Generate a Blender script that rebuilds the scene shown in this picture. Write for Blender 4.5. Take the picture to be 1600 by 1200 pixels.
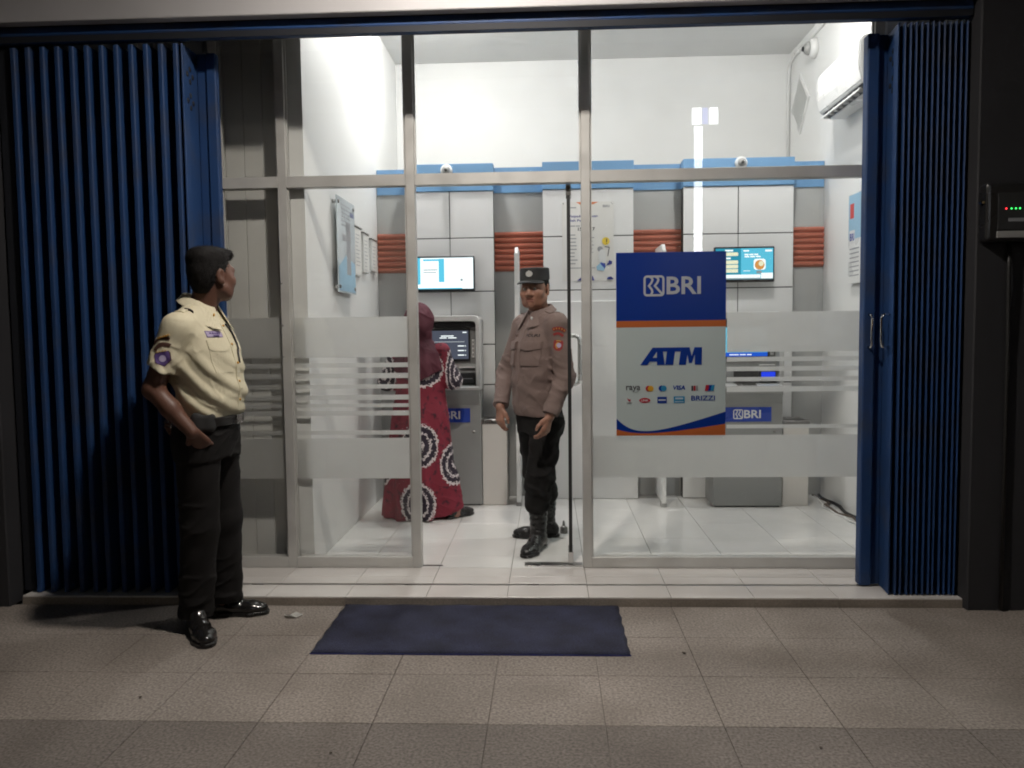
import bpy, bmesh, math, random
import numpy as np
from mathutils import Vector, Matrix
from mathutils.bvhtree import BVHTree

random.seed(7)
for _o in list(bpy.data.objects):
    bpy.data.objects.remove(_o)
SC = bpy.context.scene
COL = SC.collection
R = math.radians

# ------------------------------------------------------------------ camera
CAM = dict(f=1270.3, yaw=0.0458, pitch=0.0658, roll=0.0118, H=1.3486, D=4.4251)
cd = bpy.data.cameras.new('camera')
cam = bpy.data.objects.new('camera', cd)
COL.objects.link(cam)
cd.sensor_fit = 'HORIZONTAL'
cd.sensor_width = 36.0
cd.lens = 36.0 * CAM['f'] / 1600.0
cd.clip_start = 0.05
cd.clip_end = 500
_cy, _sy = math.cos(CAM['yaw']), math.sin(CAM['yaw'])
_cp, _sp = math.cos(CAM['pitch']), math.sin(CAM['pitch'])
_f = Vector((-_sy * _cp, _cy * _cp, -_sp))
_r = Vector((_cy, _sy, 0))
_u = _r.cross(_f)
_cr, _sr = math.cos(CAM['roll']), math.sin(CAM['roll'])
_r2 = _r * _cr - _u * _sr
_u2 = _r * _sr + _u * _cr
_M = Matrix((( _r2.x, _u2.x, -_f.x), (_r2.y, _u2.y, -_f.y), (_r2.z, _u2.z, -_f.z))).to_4x4()
_M.translation = Vector((0, -CAM['D'], CAM['H']))
cam.matrix_world = _M
SC.camera = cam

# ------------------------------------------------------------------ world and exposure (night)
W = bpy.data.worlds.new('World')
SC.world = W
W.use_nodes = True
_n = W.node_tree.nodes
_l = W.node_tree.links
_bg = _n['Background']
_sky = _n.new('ShaderNodeTexSky')
_sky.sky_type = 'NISHITA'
_sky.sun_disc = False
_sky.sun_elevation = R(-0.5)
_sky.sun_rotation = R(0)
_l.new(_sky.outputs[0], _bg.inputs[0])
_bg.inputs[1].default_value = 0.08
SC.view_settings.view_transform = 'Standard'
SC.view_settings.look = 'None'
SC.view_settings.exposure = 0.0
SC.view_settings.gamma = 1.0
SC.view_settings.use_curve_mapping = False
cy = SC.cycles
cy.use_denoising = True
cy.max_bounces = 9
cy.diffuse_bounces = 6
cy.glossy_bounces = 3
cy.adaptive_threshold = 0.03
cy.use_light_tree = False
cy.transparent_max_bounces = 24
cy.caustics_reflective = False
cy.caustics_refractive = False
cy.sample_clamp_indirect = 6.0
cy.filter_width = 1.9
LAMP_ROOM = 365.0      # room ceiling lamps
LAMP_PORCH = 820.0     # lamp under the porch roof

# ------------------------------------------------------------------ materials
MATS = {}


def new_mat(name):
    m = bpy.data.materials.new(name)
    m.use_nodes = True
    nt = m.node_tree
    nt.nodes.clear()
    out = nt.nodes.new('ShaderNodeOutputMaterial')
    MATS[name] = m
    return m, nt, out


def N(nt, t, **kw):
    n = nt.nodes.new(t)
    for k, v in kw.items():
        setattr(n, k, v)
    return n


def pbr(name, col, rough=0.5, metal=0.0, var=0.06, vscale=3.0, fine=0.0, fscale=120.0, bump=0.0, bscale=200.0,
        spec=0.5, coat=0.0, dirt=None, dirt_amt=0.0, dirt_scale=2.0, coords='world', rvar=0.08):
    """procedural surface: base colour with broad and fine variation, stains, roughness variation and bump"""
    m, nt, out = new_mat(name)
    b = N(nt, 'ShaderNodeBsdfPrincipled')
    nt.links.new(b.outputs[0], out.inputs[0])
    b.inputs['Metallic'].default_value = metal
    b.inputs['Specular IOR Level'].default_value = spec
    b.inputs['Coat Weight'].default_value = coat
    if coords == 'world':
        vec = N(nt, 'ShaderNodeNewGeometry').outputs['Position']
    else:
        vec = N(nt, 'ShaderNodeTexCoord').outputs['Object']

    def noise(scale, detail=2.0):
        t = N(nt, 'ShaderNodeTexNoise')
        t.inputs['Scale'].default_value = scale
        t.inputs['Detail'].default_value = detail
        nt.links.new(vec, t.inputs['Vector'])
        return t.outputs['Fac']

    def maprange(src, a, c, lo=0.3, hi=0.7):
        t = N(nt, 'ShaderNodeMapRange')
        t.inputs[1].default_value = lo
        t.inputs[2].default_value = hi
        t.inputs[3].default_value = a
        t.inputs[4].default_value = c
        nt.links.new(src, t.inputs[0])
        return t.outputs[0]
    base = N(nt, 'ShaderNodeRGB')
    base.outputs[0].default_value = (*col, 1)
    cur = base.outputs[0]

    def mul(cur, fac):
        t = N(nt, 'ShaderNodeMix', data_type='RGBA', blend_type='MULTIPLY')
        t.inputs[0].default_value = 1.0
        nt.links.new(cur, t.inputs[6])
        nt.links.new(fac, t.inputs[7])
        return t.outputs[2]
    if var:
        cur = mul(cur, maprange(noise(vscale), 1 - var, 1 + var))
    if fine:
        cur = mul(cur, maprange(noise(fscale, 2.0), 1 - fine, 1 + fine))
    if dirt is not None:
        t = N(nt, 'ShaderNodeMix', data_type='RGBA')
        nt.links.new(maprange(noise(dirt_scale, 4.0), 0.0, dirt_amt, 0.48, 0.75), t.inputs[0])
        nt.links.new(cur, t.inputs[6])
        t.inputs[7].default_value = (*dirt, 1)
        cur = t.outputs[2]
    nt.links.new(cur, b.inputs['Base Color'])
    if rough < 0.5 and rvar:
        nt.links.new(maprange(noise(vscale * 2.3, 1.0), max(0.02, rough - rvar), min(1, rough + rvar)), b.inputs['Roughness'])
    else:
        b.inputs['Roughness'].default_value = rough
    if bump:
        bn = N(nt, 'ShaderNodeBump')
        bn.inputs['Strength'].default_value = bump
        bn.inputs['Distance'].default_value = 0.002
        nt.links.new(noise(bscale, 2.0), bn.inputs['Height'])
        nt.links.new(bn.outputs[0], b.inputs['Normal'])
    return m


def emit(name, col, strength):
    m, nt, out = new_mat(name)
    e = N(nt, 'ShaderNodeEmission')
    e.inputs[0].default_value = (*col, 1)
    e.inputs[1].default_value = strength
    nt.links.new(e.outputs[0], out.inputs[0])
    if strength < 20:
        m.cycles.emission_sampling = 'NONE'
    return m


def schlick(nt, f0=0.04):
    lw = N(nt, 'ShaderNodeLayerWeight')
    lw.inputs[0].default_value = 0.5
    p = N(nt, 'ShaderNodeMath', operation='POWER')
    p.inputs[1].default_value = 5.0
    nt.links.new(lw.outputs['Facing'], p.inputs[0])
    mr = N(nt, 'ShaderNodeMapRange')
    mr.inputs[3].default_value = f0
    mr.inputs[4].default_value = 1.0
    nt.links.new(p.outputs[0], mr.inputs[0])
    return mr.outputs[0]


def glass(name, tint=(0.975, 0.98, 0.975), f0=0.035):
    m, nt, out = new_mat(name)
    tr = N(nt, 'ShaderNodeBsdfTransparent')
    tr.inputs[0].default_value = (*tint, 1)
    gl = N(nt, 'ShaderNodeBsdfGlossy')
    gl.inputs['Roughness'].default_value = 0.0
    mx = N(nt, 'ShaderNodeMixShader')
    nt.links.new(schlick(nt, f0), mx.inputs[0])
    nt.links.new(tr.outputs[0], mx.inputs[1])
    nt.links.new(gl.outputs[0], mx.inputs[2])
    # a faint film of dust on the pane
    df = N(nt, 'ShaderNodeBsdfDiffuse')
    df.inputs[0].default_value = (0.6, 0.6, 0.58, 1)
    no = N(nt, 'ShaderNodeTexNoise')
    no.inputs['Scale'].default_value = 2.2
    no.inputs['Detail'].default_value = 3
    g = N(nt, 'ShaderNodeNewGeometry')
    nt.links.new(g.outputs['Position'], no.inputs['Vector'])
    mr = N(nt, 'ShaderNodeMapRange')
    mr.inputs[1].default_value = 0.4
    mr.inputs[2].default_value = 0.8
    mr.inputs[3].default_value = 0.006
    mr.inputs[4].default_value = 0.05
    nt.links.new(no.outputs[0], mr.inputs[0])
    mx2 = N(nt, 'ShaderNodeMixShader')
    nt.links.new(mr.outputs[0], mx2.inputs[0])
    nt.links.new(mx.outputs[0], mx2.inputs[1])
    nt.links.new(df.outputs[0], mx2.inputs[2])
    nt.links.new(mx2.outputs[0], out.inputs[0])
    return m


def frosted(name, clear=0.16, col=(0.86, 0.86, 0.85)):
    m, nt, out = new_mat(name)
    tr = N(nt, 'ShaderNodeBsdfTransparent')
    tr.inputs[0].default_value = (0.9, 0.9, 0.9, 1)
    tl = N(nt, 'ShaderNodeBsdfTranslucent')
    tl.inputs[0].default_value = (*col, 1)
    df = N(nt, 'ShaderNodeBsdfDiffuse')
    df.inputs[0].default_value = (*col, 1)
    a = N(nt, 'ShaderNodeMixShader')
    a.inputs[0].default_value = 0.28
    nt.links.new(tl.outputs[0], a.inputs[1])
    nt.links.new(df.outputs[0], a.inputs[2])
    b = N(nt, 'ShaderNodeMixShader')
    b.inputs[0].default_value = clear
    nt.links.new(a.outputs[0], b.inputs[1])
    nt.links.new(tr.outputs[0], b.inputs[2])
    nt.links.new(b.outputs[0], out.inputs[0])
    return m


def translucent_print(name, col):
    """printed film on glass, lit from the room behind as well as from the street"""
    m, nt, out = new_mat(name)
    b = N(nt, 'ShaderNodeBsdfPrincipled')
    b.inputs['Base Color'].default_value = (*col, 1)
    b.inputs['Roughness'].default_value = 0.25
    tl = N(nt, 'ShaderNodeBsdfTranslucent')
    tl.inputs[0].default_value = (*col, 1)
    a = N(nt, 'ShaderNodeMixShader')
    a.inputs[0].default_value = 0.4
    nt.links.new(b.outputs[0], a.inputs[1])
    nt.links.new(tl.outputs[0], a.inputs[2])
    nt.links.new(a.outputs[0], out.inputs[0])
    return m


pbr('wall_paint', (0.80, 0.80, 0.79), 0.6, var=0.0, dirt=(0.6, 0.58, 0.54), dirt_amt=0.12, dirt_scale=1.3)
pbr('ceiling_paint', (0.82, 0.82, 0.81), 0.75, var=0.0)
pbr('joint_dark', (0.05, 0.05, 0.05), 0.9)
pbr('grout', (0.19, 0.172, 0.155), 0.9, var=0.2, vscale=9)
pbr('floor_tile', (0.74, 0.73, 0.71), 0.16, var=0.04, vscale=2.6, rvar=0.06)
pbr('step_tile', (0.66, 0.63, 0.605), 0.25, var=0.05, vscale=3.5, rvar=0)
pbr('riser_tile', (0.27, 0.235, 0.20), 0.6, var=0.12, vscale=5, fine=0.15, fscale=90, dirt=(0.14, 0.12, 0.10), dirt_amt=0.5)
pbr('asphalt', (0.05, 0.05, 0.05), 0.9, fine=0.3, fscale=60, bump=0.4, bscale=90)
pbr('dark_paint', (0.028, 0.028, 0.032), 0.75, var=0.15, vscale=2.0, bump=0.1, bscale=40)
pbr('fascia_paint', (0.50, 0.49, 0.50), 0.7, var=0.08, vscale=1.2, bump=0.08, bscale=30, dirt=(0.33, 0.32, 0.32), dirt_amt=0.35, dirt_scale=1.0)
pbr('gate_blue', (0.018, 0.053, 0.155), 0.55, spec=0.3, var=0.10, vscale=2.2, dirt=(0.05, 0.052, 0.06), dirt_amt=0.55, dirt_scale=5.5)
pbr('gate_dark', (0.012, 0.014, 0.02), 0.7)
pbr('aluminium', (0.60, 0.595, 0.575), 0.42, metal=0.35, var=0.05, vscale=4, dirt=(0.33, 0.32, 0.30), dirt_amt=0.3, dirt_scale=5)
pbr('gasket', (0.015, 0.015, 0.015), 0.6)
pbr('chrome', (0.78, 0.78, 0.78), 0.14, metal=1.0)
pbr('bright_metal', (0.80, 0.80, 0.79), 0.28, metal=0.55, var=0.0)
pbr('steel', (0.30, 0.29, 0.28), 0.33, metal=0.9, var=0.1)
pbr('panel_white', (0.78, 0.78, 0.775), 0.38, var=0.02, vscale=1.5, rvar=0)
pbr('panel_grey', (0.44, 0.445, 0.435), 0.45, var=0.03)
pbr('band_blue', (0.15, 0.31, 0.52), 0.45, var=0.03)
pbr('slat_orange', (0.44, 0.135, 0.085), 0.5, var=0.05, vscale=6)
pbr('niche_board', (0.66, 0.65, 0.62), 0.55, var=0.05, vscale=2, dirt=(0.33, 0.31, 0.28), dirt_amt=0.3)
pbr('atm_grey', (0.27, 0.275, 0.27), 0.42, var=0.03, fine=0.04, fscale=300)
pbr('atm_light', (0.52, 0.52, 0.51), 0.38, var=0.03)
pbr('atm_dark', (0.035, 0.036, 0.038), 0.4)
pbr('black_plastic', (0.018, 0.018, 0.019), 0.3)
pbr('white_plastic', (0.78, 0.78, 0.77), 0.3, var=0.02)
pbr('bin_white', (0.66, 0.635, 0.60), 0.4, var=0.03)
pbr('grey_plastic', (0.33, 0.33, 0.32), 0.45)
pbr('cable_black', (0.02, 0.02, 0.02), 0.5)
pbr('cable_brown', (0.10, 0.07, 0.05), 0.6)
pbr('paper', (0.75, 0.74, 0.71), 0.8, var=0.03)
pbr('print_blue', (0.02, 0.055, 0.34), 0.3)
pbr('print_navy', (0.03, 0.04, 0.22), 0.4)
pbr('print_white', (0.74, 0.75, 0.75), 0.35)
pbr('print_grey', (0.32, 0.33, 0.35), 0.5)
pbr('print_black', (0.03, 0.03, 0.035), 0.5)
pbr('print_red', (0.55, 0.05, 0.04), 0.4)
pbr('print_yellow', (0.75, 0.55, 0.06), 0.4)
pbr('print_orange', (0.62, 0.19, 0.06), 0.4)
pbr('print_sky', (0.30, 0.50, 0.66), 0.4)
pbr('acrylic_print', (0.60, 0.66, 0.70), 0.18, var=0.05, vscale=4)
pbr('mat_blue', (0.019, 0.021, 0.045), 0.95, var=0.35, vscale=6, fine=0.55, fscale=170, bump=1.0, bscale=170)
translucent_print('film_blue', (0.006, 0.045, 0.33))
translucent_print('film_orange', (0.62, 0.17, 0.05))
translucent_print('film_white', (0.58, 0.64, 0.64))
translucent_print('film_grey', (0.30, 0.32, 0.33))
translucent_print('film_red', (0.50, 0.03, 0.05))
translucent_print('film_yellow', (0.80, 0.45, 0.04))
translucent_print('film_teal', (0.04, 0.30, 0.55))
translucent_print('film_dark', (0.10, 0.09, 0.10))
translucent_print('film_logo_white', (0.66, 0.70, 0.72))
glass('clear_glass')
glass('door_glass', (0.93, 0.96, 0.94), 0.04)
frosted('frosted_film')
emit('tube_light', (1.0, 0.985, 0.96), LAMP_ROOM)
emit('porch_light', (1.0, 0.92, 0.83), LAMP_PORCH)
emit('sign_light', (0.95, 0.97, 1.0), 14.0)
emit('sign_blue_light', (0.15, 0.22, 1.0), 5.0)
emit('led_red', (1.0, 0.03, 0.04), 4.0)
emit('led_green', (0.05, 1.0, 0.15), 3.0)
emit('screen_white', (0.92, 1.0, 1.0), 1.25)
emit('screen_cyan', (0.12, 0.62, 0.85), 1.0)
emit('screen_teal', (0.03, 0.36, 0.52), 0.9)
emit('screen_cream', (0.95, 0.95, 0.68), 1.0)
emit('screen_amber', (0.85, 0.38, 0.10), 0.9)
emit('screen_slate', (0.075, 0.085, 0.115), 1.0)
emit('screen_grey', (0.35, 0.42, 0.45), 0.8)
emit('screen_blue', (0.01, 0.10, 0.65), 1.0)
emit('reader_blue', (0.02, 0.06, 0.9), 1.0)
emit('reader_cyan', (0.03, 0.45, 1.0), 1.3)


def paving_mat(name, col):
    m = pbr(name, col, 0.8, var=0.16, vscale=1.3, fine=0.36, fscale=95, bump=0.9, bscale=105, dirt=(col[0] * 0.62, col[1] * 0.6, col[2] * 0.58), dirt_amt=0.55, dirt_scale=2.3, spec=0.25)
    return m


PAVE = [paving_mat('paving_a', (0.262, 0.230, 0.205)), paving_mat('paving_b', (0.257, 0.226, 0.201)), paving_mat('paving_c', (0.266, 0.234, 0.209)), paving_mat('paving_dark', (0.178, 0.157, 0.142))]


# ------------------------------------------------------------------ object helpers
class Thing:
    """an Empty at the thing's base with the label, category and group"""

    def __init__(self, name, label, cat, loc, group=None):
        o = bpy.data.objects.new(name, None)
        o.empty_display_size = 0.05
        COL.objects.link(o)
        o.location = loc
        self.o = o
        tag(o, label, cat, group)


def tag(o, label=None, cat=None, group=None, kind=None):
    if label:
        o['label'] = label
    if cat:
        o['category'] = cat
    if group:
        o['group'] = group
    if kind:
        o['kind'] = kind
    return o


def world_loc(o):
    v = Vector((0, 0, 0))
    while o is not None:
        v += o.location
        o = o.parent
    return v


def link(name, me, mat, parent=None, loc=None):
    """me is in world coordinates; the object's origin goes to loc (or the parent's origin)"""
    o = bpy.data.objects.new(name, me)
    COL.objects.link(o)
    if isinstance(parent, Thing):
        parent = parent.o
    base = world_loc(parent) if parent else Vector((0, 0, 0))
    org = Vector(loc) if loc is not None else base
    me.transform(Matrix.Translation(-org))
    o.location = org - base
    if parent:
        o.parent = parent
    mats = mat if isinstance(mat, (list, tuple)) else [mat]
    for x in mats:
        me.materials.append(MATS[x] if isinstance(x, str) else x)
    return o


def bm_box(bm, x0, x1, y0, y1, z0, z1, mi=0):
    vs = [bm.verts.new((x, y, z)) for x in (x0, x1) for y in (y0, y1) for z in (z0, z1)]
    for q in ((0, 1, 3, 2), (4, 6, 7, 5), (0, 4, 5, 1), (2, 3, 7, 6), (0, 2, 6, 4), (1, 5, 7, 3)):
        f = bm.faces.new([vs[i] for i in q])
        f.material_index = mi
    return vs


def to_mesh(bm, name, smooth=False):
    bmesh.ops.recalc_face_normals(bm, faces=bm.faces)
    me = bpy.data.meshes.new(name)
    bm.to_mesh(me)
    bm.free()
    if smooth:
        me.polygons.foreach_set('use_smooth', [True] * len(me.polygons))
    return me


def box(name, x0, x1, y0, y1, z0, z1, mat, parent=None, bevel=0.0, seg=1, loc=None):
    bm = bmesh.new()
    bm_box(bm, x0, x1, y0, y1, z0, z1)
    if bevel:
        bmesh.ops.bevel(bm, geom=list(bm.edges), offset=bevel, segments=seg, affect='EDGES', profile=0.6)
    return link(name, to_mesh(bm, name), mat, parent, loc)


def boxes(name, lst, mat, parent=None, bevel=0.0):
    bm = bmesh.new()
    for b in lst:
        bm_box(bm, *b)
    if bevel:
        bmesh.ops.bevel(bm, geom=list(bm.edges), offset=bevel, segments=1, affect='EDGES')
    return link(name, to_mesh(bm, name), mat, parent)


def prism(name, pts, axis, a, b, mat, parent=None, bevel=0.0, smooth=False):
    """extrude a closed 2-D outline along axis from a to b; outline coords are the other two axes in order"""
    bm = bmesh.new()

    def P(p, t):
        return (t, p[0], p[1]) if axis == 'X' else (p[0], t, p[1]) if axis == 'Y' else (p[0], p[1], t)
    A = [bm.verts.new(P(p, a)) for p in pts]
    B = [bm.verts.new(P(p, b)) for p in pts]
    n = len(pts)
    bm.faces.new(A)
    bm.faces.new(B[::-1])
    for i in range(n):
        bm.faces.new((A[i], B[i], B[(i + 1) % n], A[(i + 1) % n]))
    if bevel:
        bmesh.ops.bevel(bm, geom=list(bm.edges), offset=bevel, segments=2, affect='EDGES')
    return link(name, to_mesh(bm, name, smooth), mat, parent)


def tube_mesh(name, pts, r, sides=10, closed=False):
    pts = [Vector(p) for p in pts]
    bm = bmesh.new()
    rings = []
    n = len(pts)
    up = Vector((0.123, 0.317, 0.94)).normalized()
    for i, p in enumerate(pts):
        t = (pts[min(i + 1, n - 1)] - pts[max(i - 1, 0)]).normalized()
        a = t.cross(up)
        if a.length < 1e-3:
            a = t.cross(Vector((1, 0, 0)))
        a.normalize()
        b = t.cross(a)
        rr = r[i] if isinstance(r, (list, tuple)) else r
        rings.append([bm.verts.new(p + (a * math.cos(2 * math.pi * k / sides) + b * math.sin(2 * math.pi * k / sides)) * rr) for k in range(sides)])
    for i in range(n - 1):
        for k in range(sides):
            bm.faces.new((rings[i][k], rings[i][(k + 1) % sides], rings[i + 1][(k + 1) % sides], rings[i + 1][k]))
    bm.faces.new(rings[0])
    bm.faces.new(rings[-1])
    return to_mesh(bm, name, True)


def tube(name, pts, r, mat, parent=None, sides=10):
    return link(name, tube_mesh(name, pts, r, sides), mat, parent)


def lathe(name, prof, c, mat, parent=None, axis='Z', seg=24, sx=1.0, sy=1.0):
    """profile [(radius, height)] turned about an axis through c"""
    bm = bmesh.new()
    rings = []
    for r, h in prof:
        ring = []
        for k in range(seg):
            a = 2 * math.pi * k / seg
            x, y = r * math.cos(a) * sx, r * math.sin(a) * sy
            v = (x, y, h) if axis == 'Z' else (x, h, y) if axis == 'Y' else (h, x, y)
            ring.append(bm.verts.new(Vector(c) + Vector(v)))
        rings.append(ring)
    for i in range(len(rings) - 1):
        for k in range(seg):
            bm.faces.new((rings[i][k], rings[i][(k + 1) % seg], rings[i + 1][(k + 1) % seg], rings[i + 1][k]))
    bm.faces.new(rings[0])
    bm.faces.new(rings[-1][::-1])
    return link(name, to_mesh(bm, name, True), mat, parent)


# flat print: sheets of outlines in a plane with origin, right and up vectors
TEXT_CACHE = {}


def text_tris(s, bold=0.0, shear=0.0, spacing=1.0):
    """(verts Nx2, polygons) of a word, width and height normalised so that a capital is 1 high"""
    key = (s, bold, shear, spacing)
    if key not in TEXT_CACHE:
        cu = bpy.data.curves.new('t', 'FONT')
        cu.body = s
        cu.size = 1.0
        cu.offset = bold
        cu.shear = shear
        cu.space_character = spacing
        cu.resolution_u = 3
        ob = bpy.data.objects.new('t', cu)
        COL.objects.link(ob)
        bpy.context.view_layer.update()
        me = bpy.data.meshes.new_from_object(ob.evaluated_get(bpy.context.evaluated_depsgraph_get()))
        v = np.array([x.co[:2] for x in me.vertices]).reshape(-1, 2)
        f = [tuple(p.vertices) for p in me.polygons]
        bpy.data.objects.remove(ob)
        bpy.data.curves.remove(cu)
        bpy.data.meshes.remove(me)
        if len(v):
            v = v - v.min(0)
        TEXT_CACHE[key] = (v, f)
    return TEXT_CACHE[key]


class Sheet:
    """collects flat coloured shapes in a plane: coords (u right, v up) in metres"""

    def __init__(self, origin, right, up, normal):
        self.o, self.r, self.u, self.n = Vector(origin), Vector(right), Vector(up), Vector(normal)
        self.v, self.f, self.m, self.mats, self.k = [], [], [], [], 0

    def mat(self, m):
        if m not in self.mats:
            self.mats.append(m)
        return self.mats.index(m)

    def poly(self, pts, m, polys=None, lift=None):
        self.k += 1
        z = (0.0003 + 0.00012 * self.k) if lift is None else lift
        b = len(self.v)
        for a, c in pts:
            self.v.append(self.o + self.r * float(a) + self.u * float(c) + self.n * z)
        for p in (polys or [tuple(range(len(pts)))]):
            self.f.append(tuple(b + i for i in p))
            self.m.append(self.mat(m))

    def rect(self, u0, u1, v0, v1, m, r=0.0, lift=None):
        if r <= 0:
            return self.poly([(u0, v0), (u1, v0), (u1, v1), (u0, v1)], m, lift=lift)
        pts = []
        for cx, cy2, a0 in ((u1 - r, v0 + r, -90), (u1 - r, v1 - r, 0), (u0 + r, v1 - r, 90), (u0 + r, v0 + r, 180)):
            for k in range(5):
                a = R(a0 + 22.5 * k)
                pts.append((cx + r * math.cos(a), cy2 + r * math.sin(a)))
        self.poly(pts, m, lift=lift)

    def disc(self, cu, cv, ru, m, rv=None, seg=20):
        rv = rv or ru
        self.poly([(cu + ru * math.cos(2 * math.pi * k / seg), cv + rv * math.sin(2 * math.pi * k / seg)) for k in range(seg)], m)

    def text(self, s, u0, v0, width, height, m, bold=0.0, shear=0.0, spacing=1.0):
        v, f = text_tris(s, bold, shear, spacing)
        if not len(v):
            return
        ext = v.max(0)
        w = v * np.array([width / ext[0], height / ext[1]]) + np.array([u0, v0])
        self.poly([tuple(p) for p in w], m, f)

    def line(self, words, u0, v0, width, height, m, bold=0.0, shear=0.0):
        """a line of print too small to read: one dash for each word length"""
        tot = sum(words) + len(words) - 1
        u = u0
        for w in words:
            self.rect(u, u + width * w / tot, v0 + height * 0.12, v0 + height * 0.88, m)
            u += width * (w + 1) / tot

    def stroke(self, pts, w, m):
        """poly-line with a width; one quad strip with mitred joints"""
        P = [Vector(p) for p in pts]
        L, Rr = [], []
        for i, p in enumerate(P):
            a = (P[i] - P[i - 1]).normalized() if i else None
            b = (P[i + 1] - P[i]).normalized() if i < len(P) - 1 else None
            t = ((a or b) + (b or a)).normalized()
            nrm = Vector((-t.y, t.x))
            s = 1.0
            if a and b:
                s = 1.0 / max(0.5, nrm.dot(Vector((-a.y, a.x))))
            L.append(p + nrm * w / 2 * s)
            Rr.append(p - nrm * w / 2 * s)
        n = len(P)
        self.poly([tuple(p) for p in L + Rr], m, [(i, i + 1, n + i + 1, n + i) for i in range(n - 1)])

    def build(self, name, parent=None):
        me = bpy.data.meshes.new(name)
        me.from_pydata([tuple(v) for v in self.v], [], self.f)
        me.polygons.foreach_set('material_index', self.m)
        return link(name, me, self.mats, parent)


def bank_logo(s, u0, v0, h, m, text_w=None):
    """rounded square with two bent strokes followed by the three letters"""
    w = h
    t = h * 0.105
    # ring
    out, inn = [], []
    r = h * 0.17
    for cx, cy2, a0 in ((w - r, r, -90), (w - r, h - r, 0), (r, h - r, 90), (r, r, 180)):
        for k in range(6):
            a = R(a0 + 18 * k)
            out.append((u0 + cx + r * math.cos(a), v0 + cy2 + r * math.sin(a)))
            inn.append((u0 + cx + (r - t) * math.cos(a), v0 + cy2 + (r - t) * math.sin(a)))
    n = len(out)
    s.poly(out + inn, m, [(i, (i + 1) % n, n + (i + 1) % n, n + i) for i in range(n)])
    q = lambda pts: [(u0 + a * w, v0 + b * h) for a, b in pts]
    s.stroke(q([(0.30, 0.93), (0.40, 0.88), (0.43, 0.78), (0.38, 0.66), (0.26, 0.50), (0.40, 0.32), (0.42, 0.20), (0.36, 0.09)]), t, m)
    s.stroke(q([(0.58, 0.93), (0.68, 0.87), (0.71, 0.78), (0.66, 0.66), (0.54, 0.50), (0.90, 0.10)]), t, m)
    tw = text_w or h * 1.6
    s.text('BRI', u0 + w * 1.10, v0 + h * 0.09, tw, h * 0.84, m, bold=0.02)


def bar(bm, p, q, w):
    pass

# ================================================================== THE SETTING
ZF = 0.044                     # floor of the booth and the step
XL, XR = -1.33, 2.10           # side walls of the booth
YP, YR, YBK = 1.81, 1.93, 2.86  # faces of the piers, of the recesses, of the back wall
ZC = 3.70                      # ceiling


def struct(o):
    o['kind'] = 'structure'
    return o


struct(box('ground', -40, 40, -60, 40, -0.6, -0.02, 'asphalt'))
# --- pavement of square granite-chip slabs
pav = struct(box('pavement', -5.2, 4.8, -3.3, -0.523, -0.019, -0.006, 'grout'))
gx0, gy0, gs = -1.0216, -1.3224, 0.401
for i in range(-10, 15):
    for j in range(-2, 5):
        x0, x1 = gx0 + i * gs + 0.0012, gx0 + (i + 1) * gs - 0.0012
        y1, y0 = gy0 - j * gs - 0.0012, gy0 - (j + 1) * gs + 0.0012
        x0, x1, y0, y1 = max(x0, -5.19), min(x1, 4.79), max(y0, -3.29), min(y1, -0.525)
        if x1 - x0 < 0.03 or y1 - y0 < 0.03:
            continue
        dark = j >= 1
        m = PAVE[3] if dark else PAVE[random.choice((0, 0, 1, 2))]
        dz = random.uniform(-0.0003, 0.0003)
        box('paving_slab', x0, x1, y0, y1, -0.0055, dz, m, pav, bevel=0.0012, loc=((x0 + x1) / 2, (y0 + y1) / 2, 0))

# --- step in front of the glass, with its tiles
step = struct(box('step', -2.66, 1.964, -0.519, -0.03, -0.005, ZF - 0.008, 'grout'))
tx0 = -1.8161


def tiles(parent, ylist, xa, xb, mat, name='floor_tile'):
    for ya, yb in ylist:
        k0 = math.floor((xa - tx0) / 0.4)
        for k in range(k0, k0 + 20):
            a, b = max(xa, tx0 + 0.4 * k + 0.0012), min(xb, tx0 + 0.4 * (k + 1) - 0.0012)
            if b - a < 0.01:
                continue
            box(name, a, b, ya + 0.0012, yb - 0.0012, ZF - 0.0075, ZF + random.uniform(-0.0004, 0.0004), mat, parent, bevel=0.0009,
                loc=((a + b) / 2, (ya + yb) / 2, ZF))


tiles(step, [(-0.523, -0.335)], -2.66, 1.964, 'step_tile')
tiles(step, [(-0.308, -0.19), (-0.19, -0.032)], -2.66, 1.964, 'step_tile')
k0 = math.floor((-2.66 - tx0) / 0.4)
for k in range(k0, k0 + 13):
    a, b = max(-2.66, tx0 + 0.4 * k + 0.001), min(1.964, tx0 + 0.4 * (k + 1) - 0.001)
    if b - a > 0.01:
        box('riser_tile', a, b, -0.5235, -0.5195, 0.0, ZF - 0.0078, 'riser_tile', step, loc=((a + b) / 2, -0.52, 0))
box('gate_track', -2.62, 1.96, -0.334, -0.309, ZF - 0.0075, ZF - 0.003, 'steel', step)

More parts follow.
